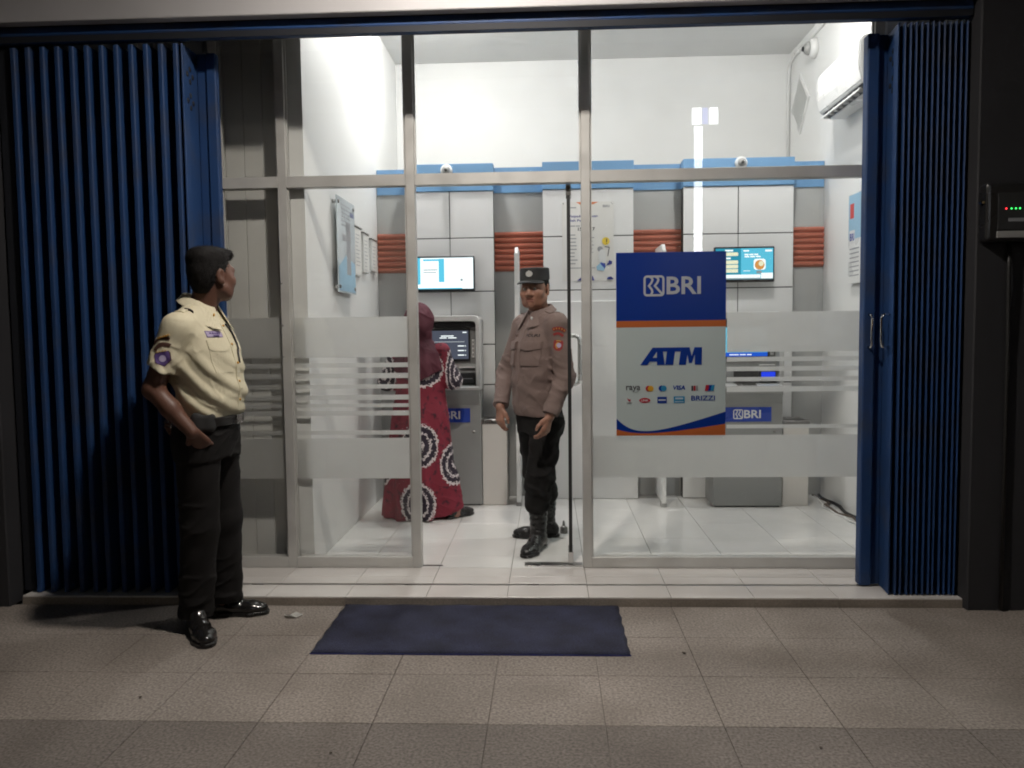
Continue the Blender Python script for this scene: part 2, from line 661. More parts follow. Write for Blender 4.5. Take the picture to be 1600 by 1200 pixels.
# --- the booth
flo = struct(box('floor', -2.0, 2.14, -0.029, 2.9, -0.005, ZF - 0.008, 'grout'))
tiles(flo, [(-0.031, 0.21), (0.21, 0.61), (0.61, 1.01), (1.01, 1.41), (1.41, 1.81), (1.81, 1.925)], XL + 0.003, XR - 0.003, 'floor_tile')
tiles(flo, [(-0.031, 0.149)], -1.99, -1.413, 'step_tile')
struct(box('wall_left', -1.41, XL, 0.034, YBK, -0.004, ZC, 'wall_paint'))
struct(box('wall_right', XR, XR + 0.15, 0.06, YBK, -0.004, ZC, 'wall_paint'))
struct(box('wall_back', -1.41, XR + 0.15, YBK + 0.001, YBK + 0.15, -0.004, ZC, 'wall_paint'))
struct(box('ceiling', -2.0, XR + 0.15, 0.16, YBK + 0.15, ZC + 0.001, ZC + 0.12, 'ceiling_paint'))
wf = struct(box('wall_front', -2.70, 2.25, -0.049, 0.159, 3.025, 4.6, 'wall_paint'))
struct(box('wall_front_right', 1.752, 2.25, -0.048, 0.058, -0.004, 3.024, 'wall_paint'))
# niche beside the booth, closed by upright boards
nic = struct(box('niche_wall', -2.7, -1.412, 0.162, 0.25, -0.004, 3.024, 'joint_dark'))
for k in range(7):
    a = -1.5905 - 0.1090 * (k)
    b = a + 0.1062
    if k == 0:
        b = -1.413
    box('board', a, b, 0.150, 0.161, ZF + 0.001, 3.023, 'niche_board', nic, bevel=0.0015, loc=((a + b) / 2, 0.155, ZF))
struct(box('niche_side', -2.7, -2.2, -0.03, 0.149, -0.004, 3.024, 'niche_board'))
# --- street front of the building
struct(box('fascia', -2.70, 1.962, -0.56, -0.50, 2.84, 4.6, 'fascia_paint', bevel=0.004))
struct(box('pillar_left', -5.2, -2.70, -0.56, 0.44, -0.004, 4.6, 'dark_paint', bevel=0.006))
struct(box('pillar_right', 1.966, 4.8, -0.56, 0.30, -0.004, 4.6, 'dark_paint', bevel=0.006))
pr = struct(box('porch_roof', -5.2, 4.8, -3.4, -0.565, 3.441, 3.60, 'dark_paint'))

# ================================================================== FOLDING GATES
# header rail that carries both gates
hd = Thing('gate_header', 'blue steel header rail carrying both folding gates under the grey fascia', 'rail', (-0.3, -0.35, 2.757))
box('rail', -2.69, 1.960, -0.496, -0.458, 2.766, 2.839, 'gate_blue', hd, bevel=0.003)
box('rail_lip', -2.69, 1.960, -0.499, -0.4965, 2.800, 2.830, 'gate_blue', hd)
box('rail_foot', -2.69, 1.960, -0.498, -0.4965, 2.766, 2.796, 'gate_dark', hd)
box('roller_channel', -2.66, 1.955, -0.395, -0.335, 2.808, 2.972, 'gate_dark', hd)
box('soffit_board', -2.69, 1.960, -0.4575, -0.052, 2.973, 3.02, 'ceiling_paint', hd)  # unseen soffit, painted pale so room light bounces onto the mullions


def vent_flower(parent, c, axis, s):
    """four small round openings set as a diamond; axis X: on a face looking along X"""
    for a, b in ((0, 1), (1, 0), (0, -1), (-1, 0)):
        p = Vector(c)
        if axis == 'X':
            p += Vector((0, a * s, b * s))
            prof = [(0.001, -0.0012), (s * 0.46, -0.0012), (s * 0.46, 0.0012), (0.001, 0.0012)]
        else:
            p += Vector((a * s, 0, b * s))
            prof = [(0.001, -0.0012), (s * 0.46, -0.0012), (s * 0.46, 0.0012), (0.001, 0.0012)]
        lathe('vent_hole', prof, p, 'gate_dark', parent, axis=axis, seg=10)


GZ0, GZ1 = ZF + 0.006, 2.752


def fin(parent, x, w, wb, gap, side):
    """one pleat: a hollow fin with a flat front fold, and the strip that joins it to the next pleat at the back"""
    bm = bmesh.new()
    s = side
    yf, yb = -0.482, -0.302
    outline = [(x - w / 2, yf + 0.004), (x - w / 2 + 0.004, yf), (x + w / 2 - 0.004, yf), (x + w / 2, yf + 0.004), (x + wb / 2, yb), (x - wb / 2, yb)]
    j = random.uniform(-0.0045, 0.0045)
    A = [bm.verts.new((p[0] + j, p[1], GZ0)) for p in outline]
    B = [bm.verts.new((p[0], p[1], GZ1 + random.uniform(-0.003, 0))) for p in outline]
    n = len(outline)
    bm.faces.new(A)
    bm.faces.new(B[::-1])
    for i in range(n):
        bm.faces.new((A[i], B[i], B[(i + 1) % n], A[(i + 1) % n]))
    if gap > 0.004:
        bm_box(bm, x + wb / 2 + 0.0005, x + wb / 2 + gap, yb - 0.004, yb - 0.001, GZ0, GZ1)
    return link('pleat', to_mesh(bm, 'pleat'), 'gate_blue', parent, loc=(x, -0.39, GZ0))


gl = Thing('folding_gate', 'wide stack of dark blue pleated folding gate behind the guard in the cream shirt', 'gate', (-2.2, -0.39, ZF), 'blue folding gates')
for k in range(12):
    x = -2.600 + 0.0735 * k
    fin(gl, x, 0.024, 0.032, 0.0735 - 0.033, 1)
fa = box('end_leaf', -1.7645, -1.7565, -0.478, -0.292, GZ0, GZ1, 'gate_blue', gl, bevel=0.002)
vent_flower(fa, (-1.7560, -0.40, 2.62), 'X', 0.030)
vent_flower(fa, (-1.7560, -0.40, 2.493), 'X', 0.030)
box('stile', -1.756, -1.708, -0.318, -0.288, GZ0, GZ1, 'gate_blue', gl, bevel=0.004)
box('stile', -1.7065, -1.656, -0.330, -0.284, GZ0, GZ1, 'gate_blue', gl, bevel=0.005)
box('side_post', -2.69, -2.63, -0.46, -0.25, GZ0, GZ1, 'gate_dark', gl, bevel=0.003)

gr = Thing('folding_gate', 'narrow tight stack of dark blue pleated folding gate with two chrome handles', 'gate', (1.75, -0.39, ZF), 'blue folding gates')
for k in range(12):
    x = 1.666 + 0.0256 * k
    fin(gr, x, 0.0085, 0.019, 0.0256 - 0.0195, 1)
fb = prism('end_leaf', [(1.6335, -0.478), (1.6415, -0.474), (1.6615, -0.292), (1.6535, -0.290)], 'Z', GZ0, GZ1, 'gate_blue', gr)
vent_flower(fb, (1.6425, -0.40, 2.62), 'X', 0.029)
vent_flower(fb, (1.6425, -0.40, 2.494), 'X', 0.029)
box('stile', 1.604, 1.652, -0.322, -0.288, GZ0, GZ1, 'gate_blue', gr, bevel=0.004)
box('stile', 1.546, 1.6025, -0.345, -0.284, GZ0, GZ1, 'gate_blue', gr, bevel=0.005)
box('side_post', 1.9615, 1.9645, -0.46, -0.25, GZ0, GZ1, 'gate_dark', gr, bevel=0.003)
for hx, hy in ((1.572, -0.346), (1.640, -0.43)):
    d = -1
    pts = []
    z0, z1 = 1.245, 1.405
    if hx < 1.6:
        base = lambda t, z: (hx, hy - t, z)
    else:
        base = lambda t, z: (hx - t - 0.004, hy - t * 0.2, z)
    pts = [base(-0.004, z0), base(0.026, z0), base(0.036, z0 + 0.008), base(0.040, z0 + 0.022), base(0.040, (z0 + z1) / 2), base(0.040, z1 - 0.022), base(0.036, z1 - 0.008), base(0.026, z1), base(-0.004, z1)]
    tube('handle', pts, 0.0062, 'chrome', gr)

# ================================================================== ALUMINIUM SHOPFRONT
sf = Thing('shopfront', 'grey aluminium shopfront with clear and frosted panes and an open glass door', 'shopfront', (0.0, 0.0, ZF))
FY0, FY1 = -0.030, 0.030
ZT0, ZT1, ZTOP = 2.132, 2.193, 3.022


def profile_bar(name, x0, x1, z0, z1, groove=True):
    """box section with two shallow grooves on the street side"""
    bm = bmesh.new()
    bm_box(bm, x0, x1, FY0, FY1, z0, z1)
    bmesh.ops.bevel(bm, geom=list(bm.edges), offset=0.0018, segments=1, affect='EDGES')
    return link(name, to_mesh(bm, name), 'aluminium', sf)


for a, b in ((-1.82, -1.77), (-1.459, -1.41), (-0.761, -0.713), (0.178, 0.226), (1.70, 1.75)):
    profile_bar('mullion', a, b, ZF + 0.001, ZTOP)
bays = [(-1.77, -1.459), (-1.41, -0.761), (-0.713, 0.178), (0.226, 1.70)]
for i, (a, b) in enumerate(bays):
    profile_bar('transom', a + 0.0005, b - 0.0005, ZT0, ZT1)
    profile_bar('head_rail', a + 0.0005, b - 0.0005, ZTOP - 0.036, ZTOP - 0.001)
    g = box('glass_pane', a + 0.001, b - 0.001, -0.004, 0.004, ZT1 + 0.0005, ZTOP - 0.0365, 'clear_glass', sf)
    for u0, u1 in ((a + 0.0006, a + 0.010), (b - 0.010, b - 0.0006)):
        box('glazing_bead', u0, u1, -0.016, -0.0045, ZT1 + 0.0004, ZTOP - 0.0365, 'aluminium', g)
    if i != 2:
        profile_bar('bottom_rail', a + 0.0005, b - 0.0005, ZF + 0.001, 0.104)
        g = box('glass_pane', a + 0.001, b - 0.001, -0.004, 0.004, 0.1045, ZT0 - 0.0005, 'clear_glass', sf)
        for u0, u1 in ((a + 0.0006, a + 0.009), (b - 0.009, b - 0.0006)):
            box('glazing_bead', u0, u1, -0.015, -0.0045, 0.105, ZT0 - 0.0006, 'aluminium', g)
        gaps = [(1.191, 1.218), (1.139, 1.167), (1.083, 1.115), (1.031, 1.060), (0.985, 1.003)]
        if i < 2:
            gaps = [(1.180, 1.211), (1.123, 1.155), (1.061, 1.095), (1.003, 1.038), (0.955, 0.976), (0.916, 0.935), (0.806, 0.889), (0.764, 0.783)]
        else:
            gaps = [(1.191, 1.218), (1.139, 1.167), (1.083, 1.115), (1.031, 1.060), (0.825, 1.003), (0.769, 0.805)]
        zs = [1.432]
        for lo, hi in gaps:
            zs += [hi, lo]
        zs += [0.538]
        for q in range(0, len(zs), 2):
            xa = a + 0.002
            if i == 3 and q < len(zs) - 2:
                xa = 0.958
            bm = bmesh.new()
            bm_box(bm, xa, b - 0.002, 0.0046, 0.0052, zs[q + 1], zs[q])
            link('frosted_band', to_mesh(bm, 'frosted_band'), 'frosted_film', g)
# wide white film behind the sign on the big pane
g = [o for o in sf.o.children if o.name.startswith('glass_pane')][-1]
# door: leaf of glass swung inwards, seen on edge
DX = 0.112
leaf = box('door_leaf', DX - 0.006, DX + 0.006, 0.036, 0.905, ZF + 0.012, ZT0 - 0.010, 'door_glass', sf, loc=(DX, 0.036, ZF + 0.012))
for u0, u1, uw in ((0.026, 0.0358, 0.0095), (0.9052, 0.910, 0.0062)):
    box('door_edge', DX - uw, DX + uw, u0, u1, ZF + 0.012, ZT0 - 0.010, 'gasket', leaf)
boxes('door_clamp', [(DX - 0.014, DX + 0.014, 0.022, 0.15, ZT0 - 0.060, ZT0 - 0.002)], 'steel', leaf, bevel=0.002)
boxes('door_clamp', [(DX - 0.014, DX + 0.014, 0.022, 0.17, ZF + 0.004, ZF + 0.075)], 'chrome', leaf, bevel=0.002)
for s in (1, -1):
    hy = 0.80
    X = lambda t: DX + s * (0.006 + t)
    pts = [(X(0), hy, 1.000), (X(0.030), hy, 1.000), (X(0.052), hy, 1.010), (X(0.060), hy, 1.035), (X(0.060), hy, 1.16), (X(0.060), hy, 1.275), (X(0.052), hy, 1.300), (X(0.030), hy, 1.310), (X(0), hy, 1.310)]
    tube('handle', pts, 0.0135, 'bright_metal', leaf, sides=12)
leaf.rotation_euler = (0, 0, -0.0252)
box('floor_spring_cover', -0.145, 0.176, -0.005, 0.070, ZF + 0.001, ZF + 0.0045, 'steel', sf, bevel=0.001)
box('lock_keeper', -0.712, -0.600, 0.000, 0.018, ZF + 0.001, ZF + 0.004, 'steel', sf)
for zz in (1.62, 1.39, 1.22):
    lathe('screw', [(0.0005, 0), (0.005, 0.0), (0.004, -0.002), (0.0005, -0.0025)], (-1.452, -0.0305, zz), 'steel', sf, axis='Y', seg=8)

# sign on the big pane
sg = Thing('atm_sign', 'blue, orange and white ATM sign sheet stuck on the big glass pane', 'sign', (0.658, -0.006, 0.77))
box('sheet', 0.364, 0.949, -0.0072, -0.0045, 0.770, 1.757, 'film_white', sg)
S = Sheet((0.364, -0.0073, 0.770), (1, 0, 0), (0, 0, 1), (0, -1, 0))
SW, SH = 0.585, 0.987
S.rect(0, SW, SH - 0.365, SH, 'film_blue')
S.rect(0, SW, SH - 0.400, SH - 0.3652, 'film_orange')
S.build('printed_header', sg)
S = Sheet((0.364, -0.0073, 0.770), (1, 0, 0), (0, 0, 1), (0, -1, 0))
# swoosh
bz = lambda t, p: sum(c * q for c, q in zip(((1 - t) ** 3, 3 * t * (1 - t) ** 2, 3 * t * t * (1 - t), t ** 3), p))
up = [(bz(k / 24, (0, 0.10, 0.20, 0.585)), bz(k / 24, (0.094, -0.012, 0.005, 0.128))) for k in range(25)]
mid = [(bz(k / 24, (0, 0.10, 0.20, 0.585)), bz(k / 24, (0.036, 0.002, 0.000, 0.062))) for k in range(25)]
n = len(up)
S.poly(up + mid, 'film_blue', [(i, i + 1, n + i + 1, n + i) for i in range(n - 1)])
low = [(u, 0) for u, v in mid]
S.poly(mid + low, 'film_orange', [(i, i + 1, n + i + 1, n + i) for i in range(n - 1)])
so = S.build('printed_swoosh', sg)
S = Sheet((0.364, -0.0076, 0.770), (1, 0, 0), (0, 0, 1), (0, -1, 0))
S.k = 20
bank_logo(S, 0.146, 0.752, 0.112, 'film_logo_white', 0.182)
S.build('bank_logo', sg)
S = Sheet((0.364, -0.0076, 0.770), (1, 0, 0), (0, 0, 1), (0, -1, 0))
S.k = 20
_q = lambda pts: [(0.128 + 0.330 * a, 0.383 + 0.094 * b) for a, b in pts]
S.poly(_q([(0.0, 0.0), (0.20, 1.0), (0.36, 1.0), (0.40, 0.0), (0.275, 0.0), (0.27, 0.20), (0.155, 0.20), (0.115, 0.0)]), 'film_blue', [(0, 1, 6, 7), (1, 2, 5, 6), (2, 3, 4, 5)])
S.poly(_q([(0.205, 0.42), (0.27, 0.42), (0.27, 0.76)]), 'film_white')
S.poly(_q([(0.335, 0.77), (0.345, 1.0), (0.665, 1.0), (0.655, 0.77), (0.565, 0.77), (0.535, 0.0), (0.405, 0.0), (0.435, 0.77)]), 'film_blue', [(0, 1, 2, 3, 4, 7), (7, 4, 5, 6)])
S.poly(_q([(0.625, 0.0), (0.665, 1.0), (0.80, 1.0), (0.835, 0.50), (0.88, 1.0), (1.0, 1.0), (0.995, 0.0), (0.885, 0.0), (0.885, 0.58), (0.835, 0.10), (0.79, 0.10), (0.765, 0.58), (0.74, 0.0)]), 'film_blue', [(0, 1, 11, 12), (1, 2, 11), (2, 3, 10, 11), (3, 9, 10), (3, 4, 8, 9), (4, 5, 8), (5, 6, 7, 8)])
S.build('atm_lettering', sg)
S = Sheet((0.364, -0.0076, 0.770), (1, 0, 0), (0, 0, 1), (0, -1, 0))
S.k = 20
k = 0.585 / 1450.0                       # picture scale of the logo strip


def U(px):
    return (px - 112) * k


def V(py):
    return 0.030 + (790 - py) * k


S.text('raya', U(240), V(275), U(430) - U(240), 0.034, 'film_dark', bold=0.01)
S.stroke([(U(320), V(250)), (U(345), V(275)), (U(385), V(278)), (U(415), V(250))], 0.003, 'film_grey')
S.build('payment_logo', sg)
S = Sheet((0.364, -0.0076, 0.770), (1, 0, 0), (0, 0, 1), (0, -1, 0))
S.k = 20
S.disc(U(538), V(230), 0.0155, 'film_red')
S.disc(U(568), V(230), 0.0155, 'film_yellow')
S.build('payment_logo', sg)
S = Sheet((0.364, -0.0076, 0.770), (1, 0, 0), (0, 0, 1), (0, -1, 0))
S.k = 20
S.disc(U(712), V(228), 0.0155, 'film_blue')
S.disc(U(742), V(228), 0.0155, 'film_teal')
S.build('payment_logo', sg)
S = Sheet((0.364, -0.0076, 0.770), (1, 0, 0), (0, 0, 1), (0, -1, 0))
S.k = 20
S.text('VISA', U(865), V(250), U(1028) - U(865), 0.024, 'film_blue', bold=0.03, shear=0.15)
S.build('payment_logo', sg)
S = Sheet((0.364, -0.0076, 0.770), (1, 0, 0), (0, 0, 1), (0, -1, 0))
S.k = 20
for j, c in enumerate(('film_dark', 'film_red', 'film_grey')):
    S.rect(U(1108 + 31 * j), U(1134 + 31 * j), V(265), V(195), c, 0.003)
S.build('payment_logo', sg)
S = Sheet((0.364, -0.0076, 0.770), (1, 0, 0), (0, 0, 1), (0, -1, 0))
S.k = 20
S.poly([(U(1285), V(268)), (U(1300), V(188)), (U(1345), V(188)), (U(1330), V(268))], 'film_red')
S.poly([(U(1330), V(268)), (U(1345), V(188)), (U(1380), V(188)), (U(1365), V(268))], 'film_blue')
S.poly([(U(1365), V(268)), (U(1380), V(188)), (U(1418), V(188)), (U(1400), V(268))], 'film_teal')
S.build('payment_logo', sg)
S = Sheet((0.364, -0.0076, 0.770), (1, 0, 0), (0, 0, 1), (0, -1, 0))
S.k = 20
S.poly([(U(250), V(355)), (U(275), V(372)), (U(308), V(380)), (U(290), V(395)), (U(298), V(408)), (U(270), V(395))], 'film_red')
S.rect(U(250), U(322), V(430), V(415), 'film_grey')
S.build('payment_logo', sg)
S = Sheet((0.364, -0.0076, 0.770), (1, 0, 0), (0, 0, 1), (0, -1, 0))
S.k = 20
S.disc(U(490), V(388), 0.030, 'film_red', 0.0135)
S.text('LINK', U(440), V(402), U(540) - U(440), 0.011, 'film_logo_white', bold=0.03)
S.build('payment_logo', sg)
S = Sheet((0.364, -0.0076, 0.770), (1, 0, 0), (0, 0, 1), (0, -1, 0))
S.k = 20
S.rect(U(658), U(782), V(428), V(342), 'film_blue')
S.line((5,), U(672), V(398), U(770) - U(672), 0.010, 'film_logo_white', bold=0.02)
S.build('payment_logo', sg)
S = Sheet((0.364, -0.0076, 0.770), (1, 0, 0), (0, 0, 1), (0, -1, 0))
S.k = 20
S.rect(U(875), U(1020), V(426), V(338), 'film_teal')
S.line((3,), U(895), V(380), U(1000) - U(895), 0.012, 'film_logo_white', bold=0.02)
S.rect(U(890), U(1005), V(412), V(402), 'film_logo_white')
S.build('payment_logo', sg)
S = Sheet((0.364, -0.0076, 0.770), (1, 0, 0), (0, 0, 1), (0, -1, 0))
S.k = 20
S.text('BRIZZI', U(1108), V(395), U(1422) - U(1108), 0.026, 'film_blue', bold=0.012)
S.build('payment_logo', sg)

# ================================================================== PANELLED WALL WITH PIERS
pw = Thing('panelled_wall', 'white and grey panelled wall with a blue top band and orange ribbed strips', 'wall', (0.4, YR, ZF))
box('backing', XL + 0.002, XR - 0.002, YR, YR + 0.06, ZF + 0.001, 2.60, 'panel_grey', pw)
piers = [(-1.085, -0.413), (-0.036, 0.645), (1.02, 1.835)]
ZJ = [2.405, 2.055, 1.650, 1.244, 0.934, ZF + 0.002]
for pi, (a, b) in enumerate(piers):
    box('pier_core', a + 0.002, b - 0.002, YP + 0.010, YR - 0.0005, ZF + 0.001, 2.408, 'joint_dark', pw)
    c = (a + b) / 2 if pi != 1 else None
    if pi == 0:
        c = -0.747
    for r in range(5):
        z1, z0 = ZJ[r] - (0.004 if r else 0), ZJ[r + 1] + 0.004
        if pi == 1 and r >= 2:
            break
        cols = [(a, b)] if c is None else [(a, c - 0.004), (c + 0.004, b)]
        if r >= 1 and c is not None:
            cols = [(a, c - 0.003), (c + 0.003, b)]
        for xa, xb in cols:
            box('panel', xa, xb, YP, YP + 0.0095, z0, z1, 'panel_white', pw, bevel=0.0015, loc=((xa + xb) / 2, YP, z0))
    if pi == 1:
        box('panel', a, b, YP, YP + 0.0095, 1.5655, 1.646, 'panel_white', pw, bevel=0.0015)
        box('cover_sheet', a + 0.01, b + 0.03, YP - 0.018, YP + 0.0094, ZF + 0.002, 1.565, 'panel_white', pw, bevel=0.004)
    box('top_band', a - 0.003, b + 0.003, YP - 0.012, YR - 0.001, 2.4085, 2.612, 'band_blue', pw, bevel=0.002)
recs = [(XL + 0.003, -1.085), (-0.413, -0.036), (0.645, 1.02), (1.835, XR - 0.003)]
for a, b in recs:
    box('top_band', a + 0.0035, b - 0.0035, YR - 0.010, YR - 0.0005, 2.408, 2.600, 'band_blue', pw)
    nsl = 7
    h = (2.110 - 1.805) / nsl
    for s in range(nsl):
        z0 = 1.805 + h * s
        bm = bmesh.new()
        pts = [(YR - 0.0006, z0 + 0.001), (YR - 0.006, z0 + 0.002), (YR - 0.020, z0 + h * 0.45), (YR - 0.020, z0 + h * 0.75), (YR - 0.006, z0 + h - 0.002), (YR - 0.0006, z0 + h - 0.001)]
        A = [bm.verts.new((a + 0.001, p[0], p[1])) for p in pts]
        B = [bm.verts.new((b - 0.001, p[0], p[1])) for p in pts]
        bm.faces.new(A)
        bm.faces.new(B[::-1])
        for i in range(6):
            bm.faces.new((A[i], B[i], B[(i + 1) % 6], A[(i + 1) % 6]))
        link('ribbed_slat', to_mesh(bm, 'ribbed_slat'), 'slat_orange', pw, loc=((a + b) / 2, YR, z0))

# ================================================================== CASH MACHINES


def cash_machine(c, w, yf, label, live):
    a, b = c - w / 2, c + w / 2
    t = Thing('cash_machine', label, 'cash machine', (c, yf + 0.15, ZF), 'cash machines')
    box('lower_cabinet', a + 0.004, b - 0.004, yf + 0.015, YP - 0.022, ZF + 0.012, 0.905, 'atm_grey', t, bevel=0.006, seg=2)
    box('plinth', a + 0.02, b - 0.02, yf + 0.03, YP - 0.023, ZF + 0.001, ZF + 0.0118, 'atm_dark', t)
    # sloping apron under the shelf
    prism('apron', [(yf + 0.014, 0.80), (yf - 0.030, 0.880), (yf - 0.030, 0.915), (yf + 0.10, 0.915), (yf + 0.10, 0.80)], 'X', a + 0.012, b - 0.012, 'atm_grey', t, bevel=0.003)
    # light surround: cheeks and rounded head, one outline
    out, inn = [], []
    z0, z1 = 0.9155, 1.462
    for (x, z, r, q0) in ((b, z1, 0.045, 0), (a, z1, 0.045, 90)):
        for k in range(6):
            an = R(q0 + 18 * k)
            out.append((x - (r if x == b else -r) + r * math.cos(an), z - r + r * math.sin(an)))
    out = [(b, z0)] + out + [(a, z0)]
    bi, ai, zi = b - 0.035, a + 0.035, z1 - 0.040
    for (x, z, r, q0) in ((bi, zi, 0.03, 0), (ai, zi, 0.03, 90)):
        for k in range(6):
            an = R(q0 + 18 * k)
            inn.append((x - (r if x == bi else -r) + r * math.cos(an), z - r + r * math.sin(an)))
    inn = [(bi, z0)] + inn + [(ai, z0)]
    bm = bmesh.new()
    n = len(out)
    rows = []
    for pts, y in ((out, YP - 0.022), (out, yf + 0.012), ([(p[0] * 0.97 + c * 0.03, p[1] - 0.004) for p in out], yf), (inn, yf), (inn, yf + 0.12)):
        rows.append([bm.verts.new((p[0], y, p[1])) for p in pts])
    for q in range(4):
        for i in range(n - 1):
            bm.faces.new((rows[q][i], rows[q][i + 1], rows[q + 1][i + 1], rows[q + 1][i]))
    link('surround', to_mesh(bm, 'surround'), 'atm_light', t)
    # recessed fascia, tilted back
    prism('fascia_panel', [(yf + 0.045, 0.916), (yf + 0.105, 1.10), (yf + 0.115, 1.43), (YP - 0.03, 1.43), (YP - 0.03, 0.916)], 'X', ai - 0.001, bi + 0.001, 'atm_grey', t)
    box('head_light_slot', ai + 0.01, bi - 0.01, yf + 0.094, yf + 0.110, 1.375, 1.412, 'atm_dark', t, bevel=0.003)
    scr = box('screen', c - 0.165, c + 0.165, yf + 0.082, yf + 0.104, 1.125, 1.365, 'black_plastic', t, bevel=0.003)
    S = Sheet((c - 0.152, yf + 0.0815, 1.140), (1, 0, 0), (0, 0, 1), (0, -1, 0))
    if not live:
        S.rect(0, 0.304, 0, 0.212, 'screen_slate')
        S.line((8,), 0.10, 0.168, 0.095, 0.009, 'screen_white', bold=0.03)
        S.line((5, 6,), 0.09, 0.154, 0.125, 0.009, 'screen_white', bold=0.03)
        S.line((3,), 0.262, 0.194, 0.03, 0.009, 'screen_white', bold=0.03)
        S.rect(0.03, 0.275, 0.128, 0.1295, 'screen_white')
        for q in range(3):
            S.line((7, 1,), 0.225, 0.093 - 0.034 * q, 0.06, 0.009, 'screen_white', bold=0.03)
            S.line((1, 7,), 0.02, 0.093 - 0.034 * q, 0.06, 0.009, 'screen_white', bold=0.03)
    else:
        S.rect(0, 0.304, 0, 0.212, 'screen_cyan')
        S.rect(0, 0.304, 0, 0.030, 'screen_blue')
        S.line((8, 5, 4,), 0.03, 0.009, 0.16, 0.009, 'screen_white', bold=0.03)
        S.rect(0.02, 0.15, 0.06, 0.19, 'screen_white', 0.008)
        S.rect(0.17, 0.285, 0.12, 0.19, 'screen_white', 0.008)
    S.build('screen_image', scr)
    for sx in (-1, 1):
        ks = box('key_strip', c + sx * 0.187 - 0.010, c + sx * 0.187 + 0.010, yf + 0.086, yf + 0.104, 1.150, 1.285, 'white_plastic', t, bevel=0.002)
        boxes('side_key', [(c + sx * 0.187 - 0.006, c + sx * 0.187 + 0.006, yf + 0.082, yf + 0.0858, 1.163 + 0.031 * q, 1.181 + 0.031 * q) for q in range(4)], 'grey_plastic', ks)
    box('receipt_slot', c + 0.085, c + 0.20, yf + 0.052, yf + 0.085, 1.075, 1.083, 'white_plastic', t)
    cr = box('card_reader', c + 0.085, c + 0.205, yf + 0.030, yf + 0.075, 0.955, 1.040, 'atm_dark', t, bevel=0.006)
    S = Sheet((c + 0.095, yf + 0.0295, 0.965), (1, 0, 0), (0, 0, 1), (0, -1, 0))
    if live:
        S.rect(0.0, 0.10, 0.002, 0.065, 'reader_blue', 0.004)
        S.rect(0.006, 0.055, 0.006, 0.028, 'reader_cyan', 0.003)
        S.rect(0.062, 0.096, 0.006, 0.028, 'reader_cyan', 0.003)
    else:
        S.rect(0.01, 0.09, 0.028, 0.034, 'print_grey')
    S.build('reader_mouth', cr)
    sh = prism('shelf', [(yf - 0.028, 0.916), (yf - 0.028, 0.932), (yf + 0.055, 0.948), (yf + 0.055, 0.916)], 'X', a + 0.014, b - 0.014, 'atm_light', t)
    kp = []
    for q in range(4):
        for p in range(4):
            kp.append((c - 0.085 + 0.036 * p, c - 0.055 + 0.036 * p, yf - 0.020 + 0.018 * q, yf - 0.007 + 0.018 * q, 0.935 + 0.0035 * q, 0.942 + 0.0035 * q))
    boxes('keypad', kp, 'steel', t)
    box('keypad_shield', c - 0.10, c + 0.075, yf + 0.03, yf + 0.044, 0.965, 1.05, 'atm_dark', t, bevel=0.004)
    lp = box('logo_plate', c - 0.165, c + 0.165, yf + 0.0115, yf + 0.0148, 0.672, 0.777, 'print_blue', t)
    S = Sheet((c - 0.165, yf + 0.0113, 0.672), (1, 0, 0), (0, 0, 1), (0, -1, 0))
    bank_logo(S, 0.058, 0.019, 0.070, 'print_white', 0.120)
    S.build('bank_logo', lp)
    lathe('cabinet_lock', [(0.0005, 0), (0.011, 0), (0.010, -0.004), (0.0005, -0.005)], (b - 0.06, yf + 0.0150, 0.60), 'steel', t, axis='Y', seg=14)
    return t


cash_machine(-0.752, 0.500, 1.545, 'grey cash machine with a dark menu screen in front of the woman in red', False)
cash_machine(1.432, 0.500, 1.470, 'grey cash machine with a glowing blue card slot behind the frosted pane', True)

# ================================================================== SCREENS ON THE PIERS


